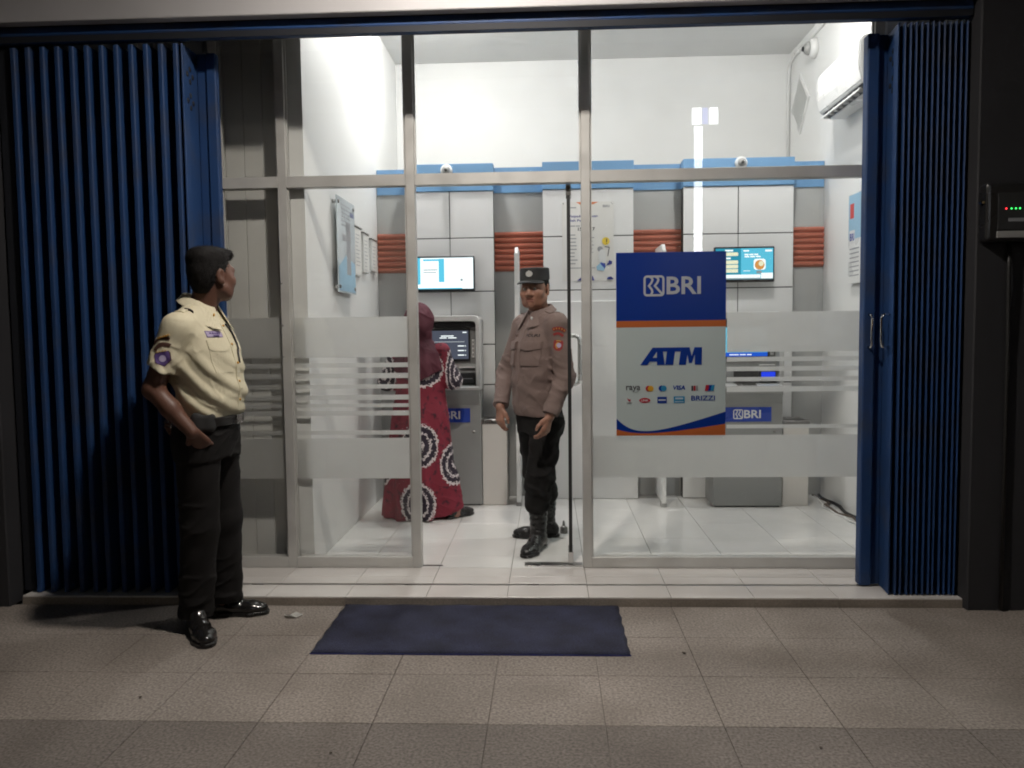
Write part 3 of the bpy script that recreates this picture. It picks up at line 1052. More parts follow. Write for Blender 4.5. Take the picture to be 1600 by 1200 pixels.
def television(x0, x1, z0, z1, label, kind):
    t = Thing('television', label, 'television', ((x0 + x1) / 2, YP - 0.03, z0), 'televisions above the cash machines')
    y0 = YP - 0.062
    box('bezel', x0, x1, y0, y0 + 0.035, z0, z1, 'black_plastic', t, bevel=0.004)
    box('wall_bracket', (x0 + x1) / 2 - 0.09, (x0 + x1) / 2 + 0.09, y0 + 0.0355, YP - 0.0005, z0 + 0.06, z1 - 0.06, 'atm_dark', t)
    w, h = x1 - x0 - 0.022, z1 - z0 - 0.034
    p = box('screen', x0 + 0.010, x1 - 0.010, y0 - 0.0012, y0 - 0.0001, z0 + 0.020, z1 - 0.012, 'screen_teal', t)
    S = Sheet((x0 + 0.011, y0 - 0.0013, z0 + 0.021), (1, 0, 0), (0, 0, 1), (0, -1, 0))
    if kind == 'price':
        S.rect(0, w * 0.49, 0, h, 'screen_teal')
        S.rect(w * 0.44, w, 0, h, 'screen_cyan')
        for q, z in enumerate((0.76, 0.50, 0.36, 0.22)):
            S.rect(w * 0.08, w * 0.39, h * z, h * (z + 0.115), 'screen_cream', 0.006)
        S.line((5,), w * 0.16, h * 0.90, w * 0.14, h * 0.07, 'screen_white', bold=0.02)
        S.line((4,), w * 0.14, h * 0.65, w * 0.12, h * 0.07, 'screen_white', bold=0.02)
        S.line((5,), w * 0.48, h * 0.89, w * 0.10, h * 0.06, 'screen_white', bold=0.02)
        S.line((5,), w * 0.86, h * 0.88, w * 0.12, h * 0.08, 'screen_white', bold=0.03)
        S.line((5, 5, 5,), w * 0.50, h * 0.77, w * 0.24, h * 0.06, 'screen_white', bold=0.02)
        S.line((5, 5, 5,), w * 0.50, h * 0.70, w * 0.28, h * 0.06, 'screen_white', bold=0.02)
        S.rect(w * 0.66, w * 0.87, h * 0.30, h * 0.66, 'screen_white', 0.02)
        S.disc(w * 0.765, h * 0.46, w * 0.085, 'screen_amber')
        S.disc(w * 0.79, h * 0.50, w * 0.045, 'screen_cream')
        S.rect(w * 0.71, w * 0.80, h * 0.18, h * 0.27, 'screen_grey')
        S.rect(w * 0.48, w * 0.60, h * 0.26, h * 0.28, 'screen_white')
        S.rect(0, w, 0, h * 0.035, 'screen_grey')
        S.rect(w * 0.02, w * 0.78, h * 0.04, h * 0.15, 'screen_white', 0.004)
        S.rect(w * 0.79, w * 0.995, h * 0.02, h * 0.20, 'screen_white')
    else:
        S.rect(0, w, 0, h, 'screen_white')
        S.rect(0, w * 0.05, h * 0.15, h, 'screen_cyan')
        S.rect(w * 0.38, w * 0.48, h * 0.22, h * 0.97, 'screen_cyan')
        S.rect(w * 0.10, w * 0.40, h * 0.90, h * 0.96, 'screen_cyan')
        S.rect(w * 0.10, w * 0.36, h * 0.60, h * 0.63, 'screen_grey')
        S.rect(w * 0.10, w * 0.34, h * 0.52, h * 0.545, 'screen_grey')
        S.rect(w * 0.0, w * 0.80, 0, h * 0.03, 'screen_cyan')
        S.rect(w * 0.77, w * 0.81, h * 0.25, h * 0.32, 'screen_grey')
        S.rect(w * 0.56, w * 0.95, h * 0.70, h * 0.72, 'screen_cream')
    S.build('screen_image', p)
    return t


television(-1.000, -0.556, 1.648, 1.916, 'small flat television with a pale washed-out picture above the woman', 'pale')
television(1.238, 1.682, 1.688, 1.950, 'small flat television with a blue price picture beside the ATM sign', 'price')


def dome_camera(c, d, label, r=0.05):
    """d: unit vector away from the surface it is fixed to"""
    t = Thing('dome_camera', label, 'security camera', c, 'white dome security cameras')
    ax = 'Y' if abs(d[1]) > 0.5 else 'X' if abs(d[0]) > 0.5 else 'Z'
    s = d[1] if ax == 'Y' else d[0] if ax == 'X' else d[2]
    lathe('base', [(0.002, 0), (r, 0), (r, s * r * 0.35), (r * 0.92, s * r * 0.6), (r * 0.72, s * r * 0.72), (0.002, s * r * 0.72)], c, 'white_plastic', t, axis=ax)
    cc = Vector(c) + Vector(d) * r * 0.725
    lathe('dome', [(r * 0.68 * math.cos(R(q * 11.25)), s * r * 0.6 * math.sin(R(q * 11.25))) for q in range(8)], cc, 'grey_plastic', t, axis=ax)
    lathe('lens', [(0.002, 0), (r * 0.26, 0), (r * 0.24, s * 0.012), (0.002, s * 0.013)], Vector(c) + Vector(d) * r * 1.25 + Vector((0, 0, -0.004)), 'black_plastic', t, axis=ax, seg=14)
    return t


dome_camera((-0.762, YP - 0.0125, 2.560), (0, -1, 0), 'white dome camera on the blue band above the pale television', 0.046)
dome_camera((1.441, YP - 0.0125, 2.572), (0, -1, 0), 'white dome camera on the blue band above the blue television', 0.046)
dome_camera((XR - 0.001, 2.17, 3.515), (-1, 0, 0), 'white dome camera high on the right wall under the ceiling', 0.075)

# poster on the middle pier
po = Thing('poster', 'white warning poster with a yellow exclamation mark on the middle pier', 'poster', (0.302, YP - 0.003, 1.719))
box('sheet', 0.108, 0.496, YP - 0.0035, YP - 0.0008, 1.719, 2.311, 'paper', po)
S = Sheet((0.108, YP - 0.0036, 1.719), (1, 0, 0), (0, 0, 1), (0, -1, 0))
pw_, ph_ = 0.388, 0.592
k = pw_ / 650.0
PU = lambda px: (px - 145) * k
PV = lambda py: (1105 - py) * ph_ / 990.0
S.poly([(PU(320), PV(118)), (PU(605), PV(118)), (PU(540), PV(148)), (PU(380), PV(152))], 'print_orange')
S.text('Waspada Penipuan', PU(205), PV(318), PU(595) - PU(205), 0.024, 'print_navy', bold=0.02)
S.text('Oleh Petugas', PU(205), PV(372), PU(505) - PU(205), 0.024, 'print_navy', bold=0.02)
S.line((7, 6,), PU(250), PV(425), PU(370) - PU(250), 0.010, 'print_grey')
S.text('1500017', PU(345), PV(478), PU(560) - PU(345), 0.026, 'print_black', bold=0.03)
S.text('BRI', PU(660), PV(188), PU(745) - PU(660), 0.018, 'print_grey', bold=0.03)
S.line((4,), PU(250), PV(195), PU(325) - PU(250), 0.010, 'print_grey')
random.seed(3)
for q in range(9):
    S.rect(PU(245), PU(random.uniform(300, 345)), PV(535 + 45 * q), PV(523 + 45 * q), 'print_grey')
for q in range(7):
    S.rect(PU(495), PU(random.uniform(510, 550)), PV(525 + 46 * q), PV(514 + 46 * q), 'print_grey')
S.rect(PU(245), PU(560), PV(950), PV(940), 'print_grey')
S.disc(PU(697), PV(612), 0.029, 'print_yellow')
S.rect(PU(700), PU(712), PV(625), PV(582), 'print_black')
S.rect(PU(700), PU(712), PV(646), PV(634), 'print_black')
S.disc(PU(625), PV(710), 0.021, 'print_grey')
S.disc(PU(650), PV(800), 0.030, 'print_white', 0.052)
S.stroke([(PU(680), PV(680)), (PU(740), PV(690)), (PU(720), PV(800))], 0.006, 'print_black')
S.poly([(PU(575), PV(930)), (PU(640), PV(870)), (PU(700), PV(920)), (PU(670), PV(985)), (PU(585), PV(975))], 'print_sky')
S.poly([(PU(620), PV(880)), (PU(690), PV(890)), (PU(685), PV(960)), (PU(640), PV(910))], 'print_blue')
S.poly([(PU(700), PV(920)), (PU(740), PV(850)), (PU(778), PV(870)), (PU(770), PV(900))], 'print_navy')
S.poly([(PU(330), PV(1104)), (PU(380), PV(1065)), (PU(400), PV(1104))], 'print_navy')
S.poly([(PU(490), PV(1104)), (PU(490), PV(1020)), (PU(530), PV(1050)), (PU(550), PV(1104))], 'print_navy')
S.poly([(PU(705), PV(1094)), (PU(720), PV(1065)), (PU(760), PV(1055)), (PU(788), PV(1080)), (PU(788), PV(1094))], 'print_navy')
S.build('printed_picture', po)
for sx in (0.118, 0.486):
    lathe('screw_cap', [(0.0005, 0), (0.006, 0), (0.005, -0.003), (0.0005, -0.004)], (sx, YP - 0.0036, 2.300), 'chrome', po, axis='Y', seg=10)

# privacy partitions on edge
for px, y0, lab in ((-0.232, 1.545, 'thin white privacy partition in front of the ribbed strip beside the policeman'), (0.832, 1.495, 'thin white privacy partition behind the ATM sign, top corner cut off')):
    t = Thing('privacy_partition', lab, 'partition', (px, (y0 + YR) / 2, ZF), 'white privacy partitions')
    prism('board', [(y0, ZF + 0.03), (y0, 1.91), (y0 + 0.05, 1.958), (YR - 0.021, 1.958), (YR - 0.021, ZF + 0.03)], 'X', px - 0.012, px + 0.012, 'panel_white', t, bevel=0.002)
    box('edge_trim', px - 0.015, px + 0.015, y0 - 0.008, y0 - 0.0005, ZF + 0.03, 1.91, 'white_plastic', t, bevel=0.002)
    box('foot', px - 0.02, px + 0.02, y0 - 0.006, y0 + 0.06, ZF + 0.001, ZF + 0.0295, 'grey_plastic', t, bevel=0.003)

# waste bins


def waste_bin(x0, x1, y0, y1, zt, label):
    t = Thing('waste_bin', label, 'bin', ((x0 + x1) / 2, (y0 + y1) / 2, ZF), 'slim white waste bins')
    box('body', x0, x1, y0, y1, ZF + 0.001, zt - 0.036, 'bin_white', t, bevel=0.005, seg=2)
    box('lid', x0 - 0.006, x1 + 0.006, y0 - 0.006, y1, zt - 0.0355, zt, 'steel', t, bevel=0.004)
    box('slot', x0 + 0.03, x1 - 0.03, y0 + 0.03, y0 + 0.09, zt + 0.0003, zt + 0.0025, 'atm_dark', t)


waste_bin(-0.502, -0.318, 1.585, 1.795, 0.690, 'slim white bin with a steel lid beside the policeman')
waste_bin(1.694, 1.880, 1.530, 1.790, 0.672, 'slim white bin with a steel lid in the corner by the right wall')

# ================================================================== LEFT WALL BOARDS
ab = Thing('notice_board', 'tilted pale blue acrylic notice board on steel studs on the left wall', 'notice board', (XL + 0.03, 0.8, 1.6))
box('panel', XL + 0.030, XL + 0.036, 0.575, 1.03, 1.600, 2.195, 'acrylic_print', ab, bevel=0.001)
for yy in (0.61, 0.995):
    for zz in (1.635, 2.16):
        lathe('stud', [(0.0005, 0.0005), (0.011, 0.0005), (0.011, 0.0295), (0.0005, 0.0295)], (XL, yy, zz), 'chrome', ab, axis='X', seg=12)
        lathe('stud_cap', [(0.0005, 0), (0.013, 0), (0.010, 0.007), (0.0005, 0.008)], (XL + 0.0365, yy, zz), 'steel', ab, axis='X', seg=12)
S = Sheet((XL + 0.0363, 0.575, 1.600), (0, 1, 0), (0, 0, 1), (1, 0, 0))
S.poly([(0.02, 0.01), (0.44, 0.01), (0.44, 0.20), (0.20, 0.24), (0.02, 0.16)], 'print_sky')
S.rect(0.12, 0.34, 0.33, 0.37, 'print_grey')
S.rect(0.22, 0.33, 0.12, 0.45, 'print_grey')
for q in range(6):
    S.rect(0.10, 0.10 + random.uniform(0.15, 0.28), 0.55 - 0.025 * q, 0.557 - 0.025 * q, 'print_grey')
S.text('BRI', 0.33, 0.50, 0.09, 0.03, 'print_navy', bold=0.02)
S.build('printed_picture', ab)
for i, (ya, yb, za, zb, lab) in enumerate(((1.085, 1.285, 1.738, 2.065, 'largest white paper notice on the left wall, next to the acrylic board'), (1.355, 1.515, 1.775, 2.050, 'middle white paper notice of three on the left wall'), (1.625, 1.800, 1.805, 2.035, 'smallest pinkish paper notice on the left wall, by the panelled corner'))):
    t = Thing('paper_notice', lab, 'notice', (XL + 0.004, (ya + yb) / 2, za), 'paper notices on the left wall')
    box('sleeve', XL + 0.0008, XL + 0.020, ya, yb, za, zb, 'white_plastic', t, bevel=0.001)
    S = Sheet((XL + 0.0202, ya, za), (0, 1, 0), (0, 0, 1), (1, 0, 0))
    S.rect(0.008, yb - ya - 0.008, 0.008, zb - za - 0.008, 'paper')
    for q in range(9):
        S.rect(0.03, 0.03 + random.uniform(0.06, yb - ya - 0.06), zb - za - 0.05 - 0.026 * q, zb - za - 0.045 - 0.026 * q, 'print_grey')
    S.build('printed_page', t)
    box('top_clip', XL + 0.0009, XL + 0.026, ya - 0.01, yb + 0.01, zb + 0.001, zb + 0.010, 'steel', t)

# ================================================================== RIGHT WALL THINGS
t = Thing('notice_board', 'blue and white notice board on the right wall beside the folding gate', 'notice board', (XR - 0.02, 1.1, 1.64))
box('panel', XR - 0.030, XR - 0.024, 0.85, 1.335, 1.640, 2.245, 'white_plastic', t, bevel=0.001)
S = Sheet((XR - 0.0303, 1.335, 1.640), (0, -1, 0), (0, 0, 1), (-1, 0, 0))
S.rect(0.004, 0.48, 0.30, 0.60, 'print_sky')
S.rect(0.03, 0.10, 0.44, 0.54, 'print_red')
S.rect(0.02, 0.12, 0.27, 0.36, 'print_white', 0.01)
S.text('BRI', 0.03, 0.29, 0.08, 0.05, 'print_blue', bold=0.03)
for q in range(7):
    S.rect(0.03, 0.20, 0.05 + 0.03 * q, 0.058 + 0.03 * q, 'print_grey')
S.build('printed_picture', t)
for yy in (0.89, 1.295):
    for zz in (1.68, 2.205):
        lathe('stud', [(0.0005, -0.0005), (0.011, -0.0005), (0.011, -0.0235), (0.0005, -0.0235)], (XR, yy, zz), 'steel', t, axis='X', seg=12)

ac = Thing('air_conditioner', 'white split air conditioner high on the right wall', 'air conditioner', (XR, 1.12, 2.80))
prof = [(XR - 0.0005, 2.800), (XR - 0.120, 2.800), (XR - 0.185, 2.845), (XR - 0.205, 2.930), (XR - 0.205, 3.070), (XR - 0.190, 3.105), (XR - 0.150, 3.122), (XR - 0.0005, 3.122)]
bm = bmesh.new()
A = [bm.verts.new((p[0], 1.50, p[1])) for p in prof]
B = [bm.verts.new((p[0], 0.72, p[1])) for p in prof]
bm.faces.new(A)
bm.faces.new(B[::-1])
for i in range(len(prof)):
    bm.faces.new((A[i], B[i], B[(i + 1) % len(prof)], A[(i + 1) % len(prof)]))
bmesh.ops.bevel(bm, geom=list(bm.edges), offset=0.008, segments=2, affect='EDGES')
link('casing', to_mesh(bm, 'casing'), 'white_plastic', ac)
dv = Vector((-0.065, 0, 0.045)).normalized()
for q, (w0, w1, m) in enumerate(((0.004, 0.060, 'atm_dark'),)):
    bm = bmesh.new()
    vs = []
    for yy in (1.470, 0.75):
        for w in (w0, w1):
            p = Vector((XR - 0.122, yy, 2.7985)) + dv * w
            nrm = Vector((-0.045, 0, -0.065)).normalized()
            vs.append(bm.verts.new(p + nrm * 0.001))
            vs.append(bm.verts.new(p - nrm * 0.010))
    for qd in ((0, 2, 3, 1), (4, 5, 7, 6), (0, 1, 5, 4), (2, 6, 7, 3), (0, 4, 6, 2), (1, 3, 7, 5)):
        bm.faces.new([vs[i] for i in qd])
    outlet = link('air_outlet', to_mesh(bm, 'air_outlet'), m, ac)
for q in range(8):
    yy = 1.43 - 0.09 * q
    bm = bmesh.new()
    bm_box(bm, XR - 0.176, XR - 0.135, yy - 0.004, yy + 0.004, 2.792, 2.822)
    link('vane', to_mesh(bm, 'vane'), 'grey_plastic', ac)
prism('louvre', [(XR - 0.178, 2.812), (XR - 0.196, 2.790), (XR - 0.193, 2.787), (XR - 0.175, 2.808)], 'Y', 0.76, 1.46, 'white_plastic', ac)

vt = Thing('wall_vent', 'diamond-shaped grey vent plate on the right wall', 'vent', (XR, 2.535, 3.19))
bm = bmesh.new()
for hh, x0, x1 in ((0.245, XR - 0.012, XR - 0.0005),):
    vs = [(0, hh), (hh * 0.97, 0), (0, -hh), (-hh * 0.97, 0)]
    A = [bm.verts.new((x0, 2.535 + a, 3.187 + b)) for a, b in vs]
    B = [bm.verts.new((x1, 2.535 + a, 3.187 + b)) for a, b in vs]
    bm.faces.new(A)
    bm.faces.new(B[::-1])
    for i in range(4):
        bm.faces.new((A[i], B[i], B[(i + 1) % 4], A[(i + 1) % 4]))
link('plate', to_mesh(bm, 'plate'), 'white_plastic', vt)
bm = bmesh.new()
hh = 0.205
vs = [(0, hh), (hh * 0.97, 0), (0, -hh), (-hh * 0.97, 0)]
A = [bm.verts.new((XR - 0.0155, 2.535 + a, 3.187 + b)) for a, b in vs]
B = [bm.verts.new((XR - 0.0122, 2.535 + a, 3.187 + b)) for a, b in vs]
bm.faces.new(A)
bm.faces.new(B[::-1])
for i in range(4):
    bm.faces.new((A[i], B[i], B[(i + 1) % 4], A[(i + 1) % 4]))
link('grille', to_mesh(bm, 'grille'), 'panel_grey', vt)

cdt = Thing('conduit', 'white cable conduit running along the ceiling corner and down the right wall', 'conduit', (XR - 0.02, 2.8, 2.6))
tube('pipe', [(XR - 0.014, 0.3, 3.628), (XR - 0.014, 2.70, 3.628), (XR - 0.014, 2.80, 3.60), (XR - 0.014, 2.842, 3.52), (XR - 0.014, 2.845, 2.55)], 0.013, 'white_plastic', cdt)
for yy in (0.9, 1.5, 2.55):
    box('clip', XR - 0.031, XR - 0.0005, yy, yy + 0.02, 3.610, 3.646, 'white_plastic', cdt)
so_ = Thing('wall_socket', 'small brown wall socket low on the right wall', 'socket', (XR, 1.14, 0.20))
box('plate', XR - 0.010, XR - 0.0005, 1.09, 1.17, 0.175, 0.250, 'cable_brown', so_, bevel=0.003)
box('insert', XR - 0.013, XR - 0.0105, 1.11, 1.15, 0.195, 0.232, 'atm_dark', so_)
random.seed(11)
for i, (r, m, lab) in enumerate(((0.011, 'cable_black', 'thick black cable lying along the foot of the right wall'), (0.007, 'cable_brown', 'thin brown cable looping beside the black cable on the floor'), (0.006, 'white_plastic', 'thin white cable curled on the floor by the right wall'))):
    pts = []
    for q in range(13):
        yy = 1.88 - 1.25 * q / 12
        xx = XR - 0.03 - 0.028 * i - 0.018 * math.sin(q * 1.3 + i * 2) - (0.05 if i and 3 < q < 7 else 0)
        pts.append((xx, yy, ZF + r + 0.001 + (0.02 if i == 1 and q in (4, 5) else 0)))
    o = tube('cable', pts, r, m)
    tag(o, lab, 'cable', 'cables along the right wall')

# floor things inside
ds = Thing('door_stop', 'small grey door stop standing on the floor under the door edge', 'door stop', (0.10, 0.745, ZF))
lathe('base', [(0.001, 0.0005), (0.024, 0.0005), (0.026, 0.012), (0.024, 0.036), (0.012, 0.048), (0.001, 0.048)], (0.086, 0.745, ZF), 'steel', ds)
lathe('stem', [(0.001, 0.0485), (0.009, 0.0485), (0.008, 0.075), (0.004, 0.082), (0.001, 0.083)], (0.086, 0.745, ZF), 'grey_plastic', ds)
box_mat = Thing('floor_cloth', 'dark floor cloth lying inside the narrow left pane', 'cloth', (-1.56, 0.09, ZF))
bm = bmesh.new()
gn = 10
grid = [[bm.verts.new((-1.70 + 0.27 * i / gn + 0.01 * math.sin(j), 0.045 + 0.085 * j / gn + 0.006 * math.sin(i * 1.7), ZF + 0.012 + 0.010 * math.sin(i * 1.1 + j * 0.7) ** 2 + 0.02 * (math.sin(j * 0.31) ** 2))) for j in range(gn + 1)] for i in range(gn + 1)]
for i in range(gn):
    for j in range(gn):
        bm.faces.new((grid[i][j], grid[i + 1][j], grid[i + 1][j + 1], grid[i][j + 1]))
ret = bmesh.ops.solidify(bm, geom=list(bm.faces), thickness=0.008)
link('fabric', to_mesh(bm, 'fabric', True), 'gasket', box_mat)

# ================================================================== OUTSIDE THINGS
dm = Thing('door_mat', 'worn dark blue door mat on the pavement against the step', 'mat', (-0.345, -0.83, 0.0))
bm = bmesh.new()
nx, ny = 44, 22
X0, X1, Y0, Y1 = -1.012, 0.325, -1.128, -0.532
hh = lambda i, j: 0.011 + 0.0012 * math.sin(i * 0.7 + j * 0.9) + 0.0008 * math.sin(i * 1.9 - j)
top = [[None] * (ny + 1) for _ in range(nx + 1)]
bot = [[None] * (ny + 1) for _ in range(nx + 1)]
for i in range(nx + 1):
    for j in range(ny + 1):
        e = 0.003 * math.sin(j * 1.3) if i in (0, nx) else 0
        e2 = 0.0025 * math.sin(i * 0.8) if j in (0, ny) else 0
        x, y = X0 + (X1 - X0) * i / nx + e, Y0 + (Y1 - Y0) * j / ny + min(0, e2) * (1 if j == ny else 1)
        top[i][j] = bm.verts.new((x, y, hh(i, j) - (0.003 if i in (0, nx) or j in (0, ny) else 0)))
        bot[i][j] = bm.verts.new((x, y, 0.0015))
for i in range(nx):
    for j in range(ny):
        bm.faces.new((top[i][j], top[i + 1][j], top[i + 1][j + 1], top[i][j + 1]))
        bm.faces.new((bot[i][j], bot[i][j + 1], bot[i + 1][j + 1], bot[i + 1][j]))
for i in range(nx):
    for j in (0, ny):
        bm.faces.new((top[i][j], top[i + 1][j], bot[i + 1][j], bot[i][j]))
for j in range(ny):
    for i in (0, nx):
        bm.faces.new((top[i][j], top[i][j + 1], bot[i][j + 1], bot[i][j]))
link('pile', to_mesh(bm, 'pile', True), 'mat_blue', dm)
box('rubber_border', X0 - 0.004, X1 + 0.004, Y0 - 0.006, Y0 - 0.0045, 0.0012, 0.006, 'print_navy', dm)

bm = bmesh.new()
pp = [(-1.277, -0.668), (-1.262, -0.700), (-1.235, -0.716), (-1.205, -0.706), (-1.182, -0.678), (-1.22, -0.662), (-1.25, -0.670)]
vs = [bm.verts.new((a, b, 0.004 + 0.006 * (i % 3))) for i, (a, b) in enumerate(pp)]
cv = bm.verts.new((-1.232, -0.686, 0.004))
for i in range(len(vs)):
    bm.faces.new((vs[i], vs[(i + 1) % len(vs)], cv))
bmesh.ops.solidify(bm, geom=list(bm.faces), thickness=0.0012)
tag(link('paper_scrap', to_mesh(bm, 'paper_scrap'), 'paper'), 'crumpled scrap of white paper on the pavement beside the mat', 'paper scrap')
random.seed(21)
for i, (x, y, s, lab) in enumerate(((-1.53, -1.55, 0.008, 'dark curled dry leaf bit on the pavement in front of the guard'), (-0.71, -1.93, 0.006, 'tiny dark leaf crumb on the pavement below the mat'), (0.55, -1.10, 0.009, 'small brown leaf flake on the pavement right of the mat'), (0.86, -1.86, 0.006, 'dark leaf flake on the darker paving slabs'))):
    bm = bmesh.new()
    vs = [bm.verts.new((x + s * math.cos(a) * random.uniform(0.7, 1.4), y + s * math.sin(a) * random.uniform(0.5, 1.0), 0.003 + random.uniform(0, s * 0.4))) for a in [k * 1.05 for k in range(6)]]
    cv = bm.verts.new((x, y, 0.002))
    for k in range(6):
        bm.faces.new((vs[k], vs[(k + 1) % 6], cv))
    bmesh.ops.solidify(bm, geom=list(bm.faces), thickness=0.001)
    tag(link('leaf_bit', to_mesh(bm, 'leaf_bit'), 'cable_brown'), lab, 'leaf', 'dry leaf bits on the pavement')

# electricity meter on the right pillar
em = Thing('electricity_meter', 'black electricity meter with red and green lights on the dark right pillar', 'meter', (2.0950, -0.58, 1.72))
yq = -0.5605
o = box('casing', 1.9700, 2.2350, yq - 0.075, yq, 1.725, 1.985, 'black_plastic', em, bevel=0.018, seg=3)
box('front_plate', 2.0200, 2.1850, yq - 0.0775, yq - 0.0752, 1.775, 1.940, 'atm_dark', em, bevel=0.001)
box('terminal_cover', 2.0150, 2.1900, yq - 0.082, yq - 0.0755, 1.738, 1.768, 'grey_plastic', em, bevel=0.002)
box('display', 2.0650, 2.1600, yq - 0.0792, yq - 0.0777, 1.810, 1.826, 'print_grey', em)
box('clasp', 1.9580, 1.9695, yq - 0.060, yq - 0.030, 1.895, 1.905, 'chrome', em)
for x, m in ((2.0550, 'led_red'), (2.0780, 'led_green'), (2.0970, 'led_green'), (2.1150, 'led_green')):
    lathe('indicator_light', [(0.0005, 0), (0.0036, 0), (0.0028, -0.0025), (0.0005, -0.003)], (x, yq - 0.0778, 1.868), m, em, axis='Y', seg=10)
tube('wire', [(2.1050, yq - 0.02, 1.725), (2.1050, yq - 0.022, 1.6), (2.1150, yq - 0.012, 1.2), (2.1150, yq - 0.012, 0.01)], 0.009, 'cable_black', em)

# lamps -----------------------------------------------------------------------
for x, y, lab in ((-0.74, 1.55, 'round ceiling lamp near the left wall of the booth'), (1.42, 0.82, 'round ceiling lamp near the right wall of the booth')):
    t = Thing('ceiling_lamp', lab, 'lamp', (x, y, ZC), 'round ceiling lamps in the booth')
    lathe('housing', [(0.001, -0.0005), (0.115, -0.0005), (0.118, -0.03), (0.10, -0.032), (0.001, -0.032)], (x, y, ZC), 'white_plastic', t, seg=28)
    lathe('globe', [(0.001 + 0.085 * math.cos(R(q * 15)), -0.0325 - 0.075 * math.sin(R(q * 15))) for q in range(7)], (x, y, ZC), 'tube_light', t, seg=14)
px_, py_, pz_ = -0.30, -1.60, 3.44
t = Thing('porch_lamp', 'round porch lamp under the roof in front of the entrance', 'lamp', (px_, py_, pz_))
lathe('housing', [(0.001, -0.0005), (0.115, -0.0005), (0.118, -0.03), (0.10, -0.032), (0.001, -0.032)], (px_, py_, pz_), 'white_plastic', t, seg=28)
lathe('diffuser', [(0.001, -0.0325), (0.092, -0.0325), (0.092, -0.0345), (0.001, -0.0345)], (px_, py_, pz_), 'porch_light', t, seg=16)
t = Thing('lit_sign_post', 'tall narrow lit sign post standing at the roadside', 'sign', (2.66, -10.0, -0.02))
box('post', 2.56, 2.64, -10.05, -9.95, -0.02, 5.12, 'grey_plastic', t)
box('light_strip', 2.53, 2.665, -9.9495, -9.90, 2.15, 4.80, 'sign_light', t)
box('top_box', 2.46, 2.92, -9.8995, -9.82, 4.802, 5.10, 'white_plastic', t)
box('top_panel', 2.47, 2.63, -9.8192, -9.815, 4.815, 5.09, 'sign_light', t)
box('top_panel', 2.64, 2.74, -9.8192, -9.815, 4.815, 5.09, 'sign_blue_light', t)
box('top_panel', 2.76, 2.91, -9.8192, -9.815, 4.815, 5.09, 'sign_light', t)
#PEOPLE

# ================================================================== PEOPLE
pbr('skin_guard', (0.120, 0.055, 0.037), 0.5, var=0.10, vscale=14, fine=0.06, fscale=160, bump=0.15, bscale=260, coords='world')
pbr('skin_police', (0.31, 0.155, 0.105), 0.48, var=0.10, vscale=14, fine=0.06, fscale=160, bump=0.15, bscale=260)
pbr('skin_woman', (0.27, 0.13, 0.09), 0.5, var=0.08, vscale=14)
pbr('lip', (0.20, 0.075, 0.062), 0.4)
pbr('hair_black', (0.008, 0.007, 0.007), 0.7, spec=0.2, var=0.3, vscale=60, bump=1.0, bscale=330)
pbr('eye_white', (0.55, 0.52, 0.48), 0.25)
pbr('eye_dark', (0.015, 0.010, 0.008), 0.15)
pbr('shirt_cream', (0.60, 0.55, 0.40), 0.75, var=0.05, vscale=9, fine=0.07, fscale=500, bump=0.35, bscale=900)
pbr('shirt_brown', (0.188, 0.134, 0.120), 0.8, var=0.06, vscale=9, fine=0.08, fscale=500, bump=0.35, bscale=900)
pbr('trouser_black', (0.011, 0.010, 0.010), 0.85, spec=0.25, var=0.15, vscale=8, fine=0.15, fscale=500, bump=0.3, bscale=900)
pbr('leather_black', (0.012, 0.011, 0.011), 0.16, var=0.1, vscale=20, bump=0.1, bscale=150, coat=0.3)
pbr('boot_black', (0.013, 0.012, 0.012), 0.32, var=0.1, vscale=20, bump=0.3, bscale=120)
pbr('belt_black', (0.014, 0.013, 0.013), 0.4, bump=0.2, bscale=200)
pbr('cap_black', (0.022, 0.022, 0.023), 0.7, fine=0.1, fscale=500, bump=0.3, bscale=800)
pbr('badge_silver', (0.72, 0.72, 0.70), 0.3, metal=0.4)
pbr('badge_red', (0.28, 0.03, 0.03), 0.7)
pbr('badge_purple', (0.085, 0.045, 0.19), 0.7)
pbr('badge_gold', (0.55, 0.30, 0.05), 0.6)
pbr('badge_lilac', (0.42, 0.36, 0.52), 0.7)
pbr('badge_brown', (0.075, 0.032, 0.022), 0.7)
pbr('badge_black', (0.03, 0.022, 0.022), 0.7)
pbr('hijab_maroon', (0.070, 0.009, 0.020), 0.75, var=0.10, vscale=10, fine=0.08, fscale=400, bump=0.3, bscale=700)


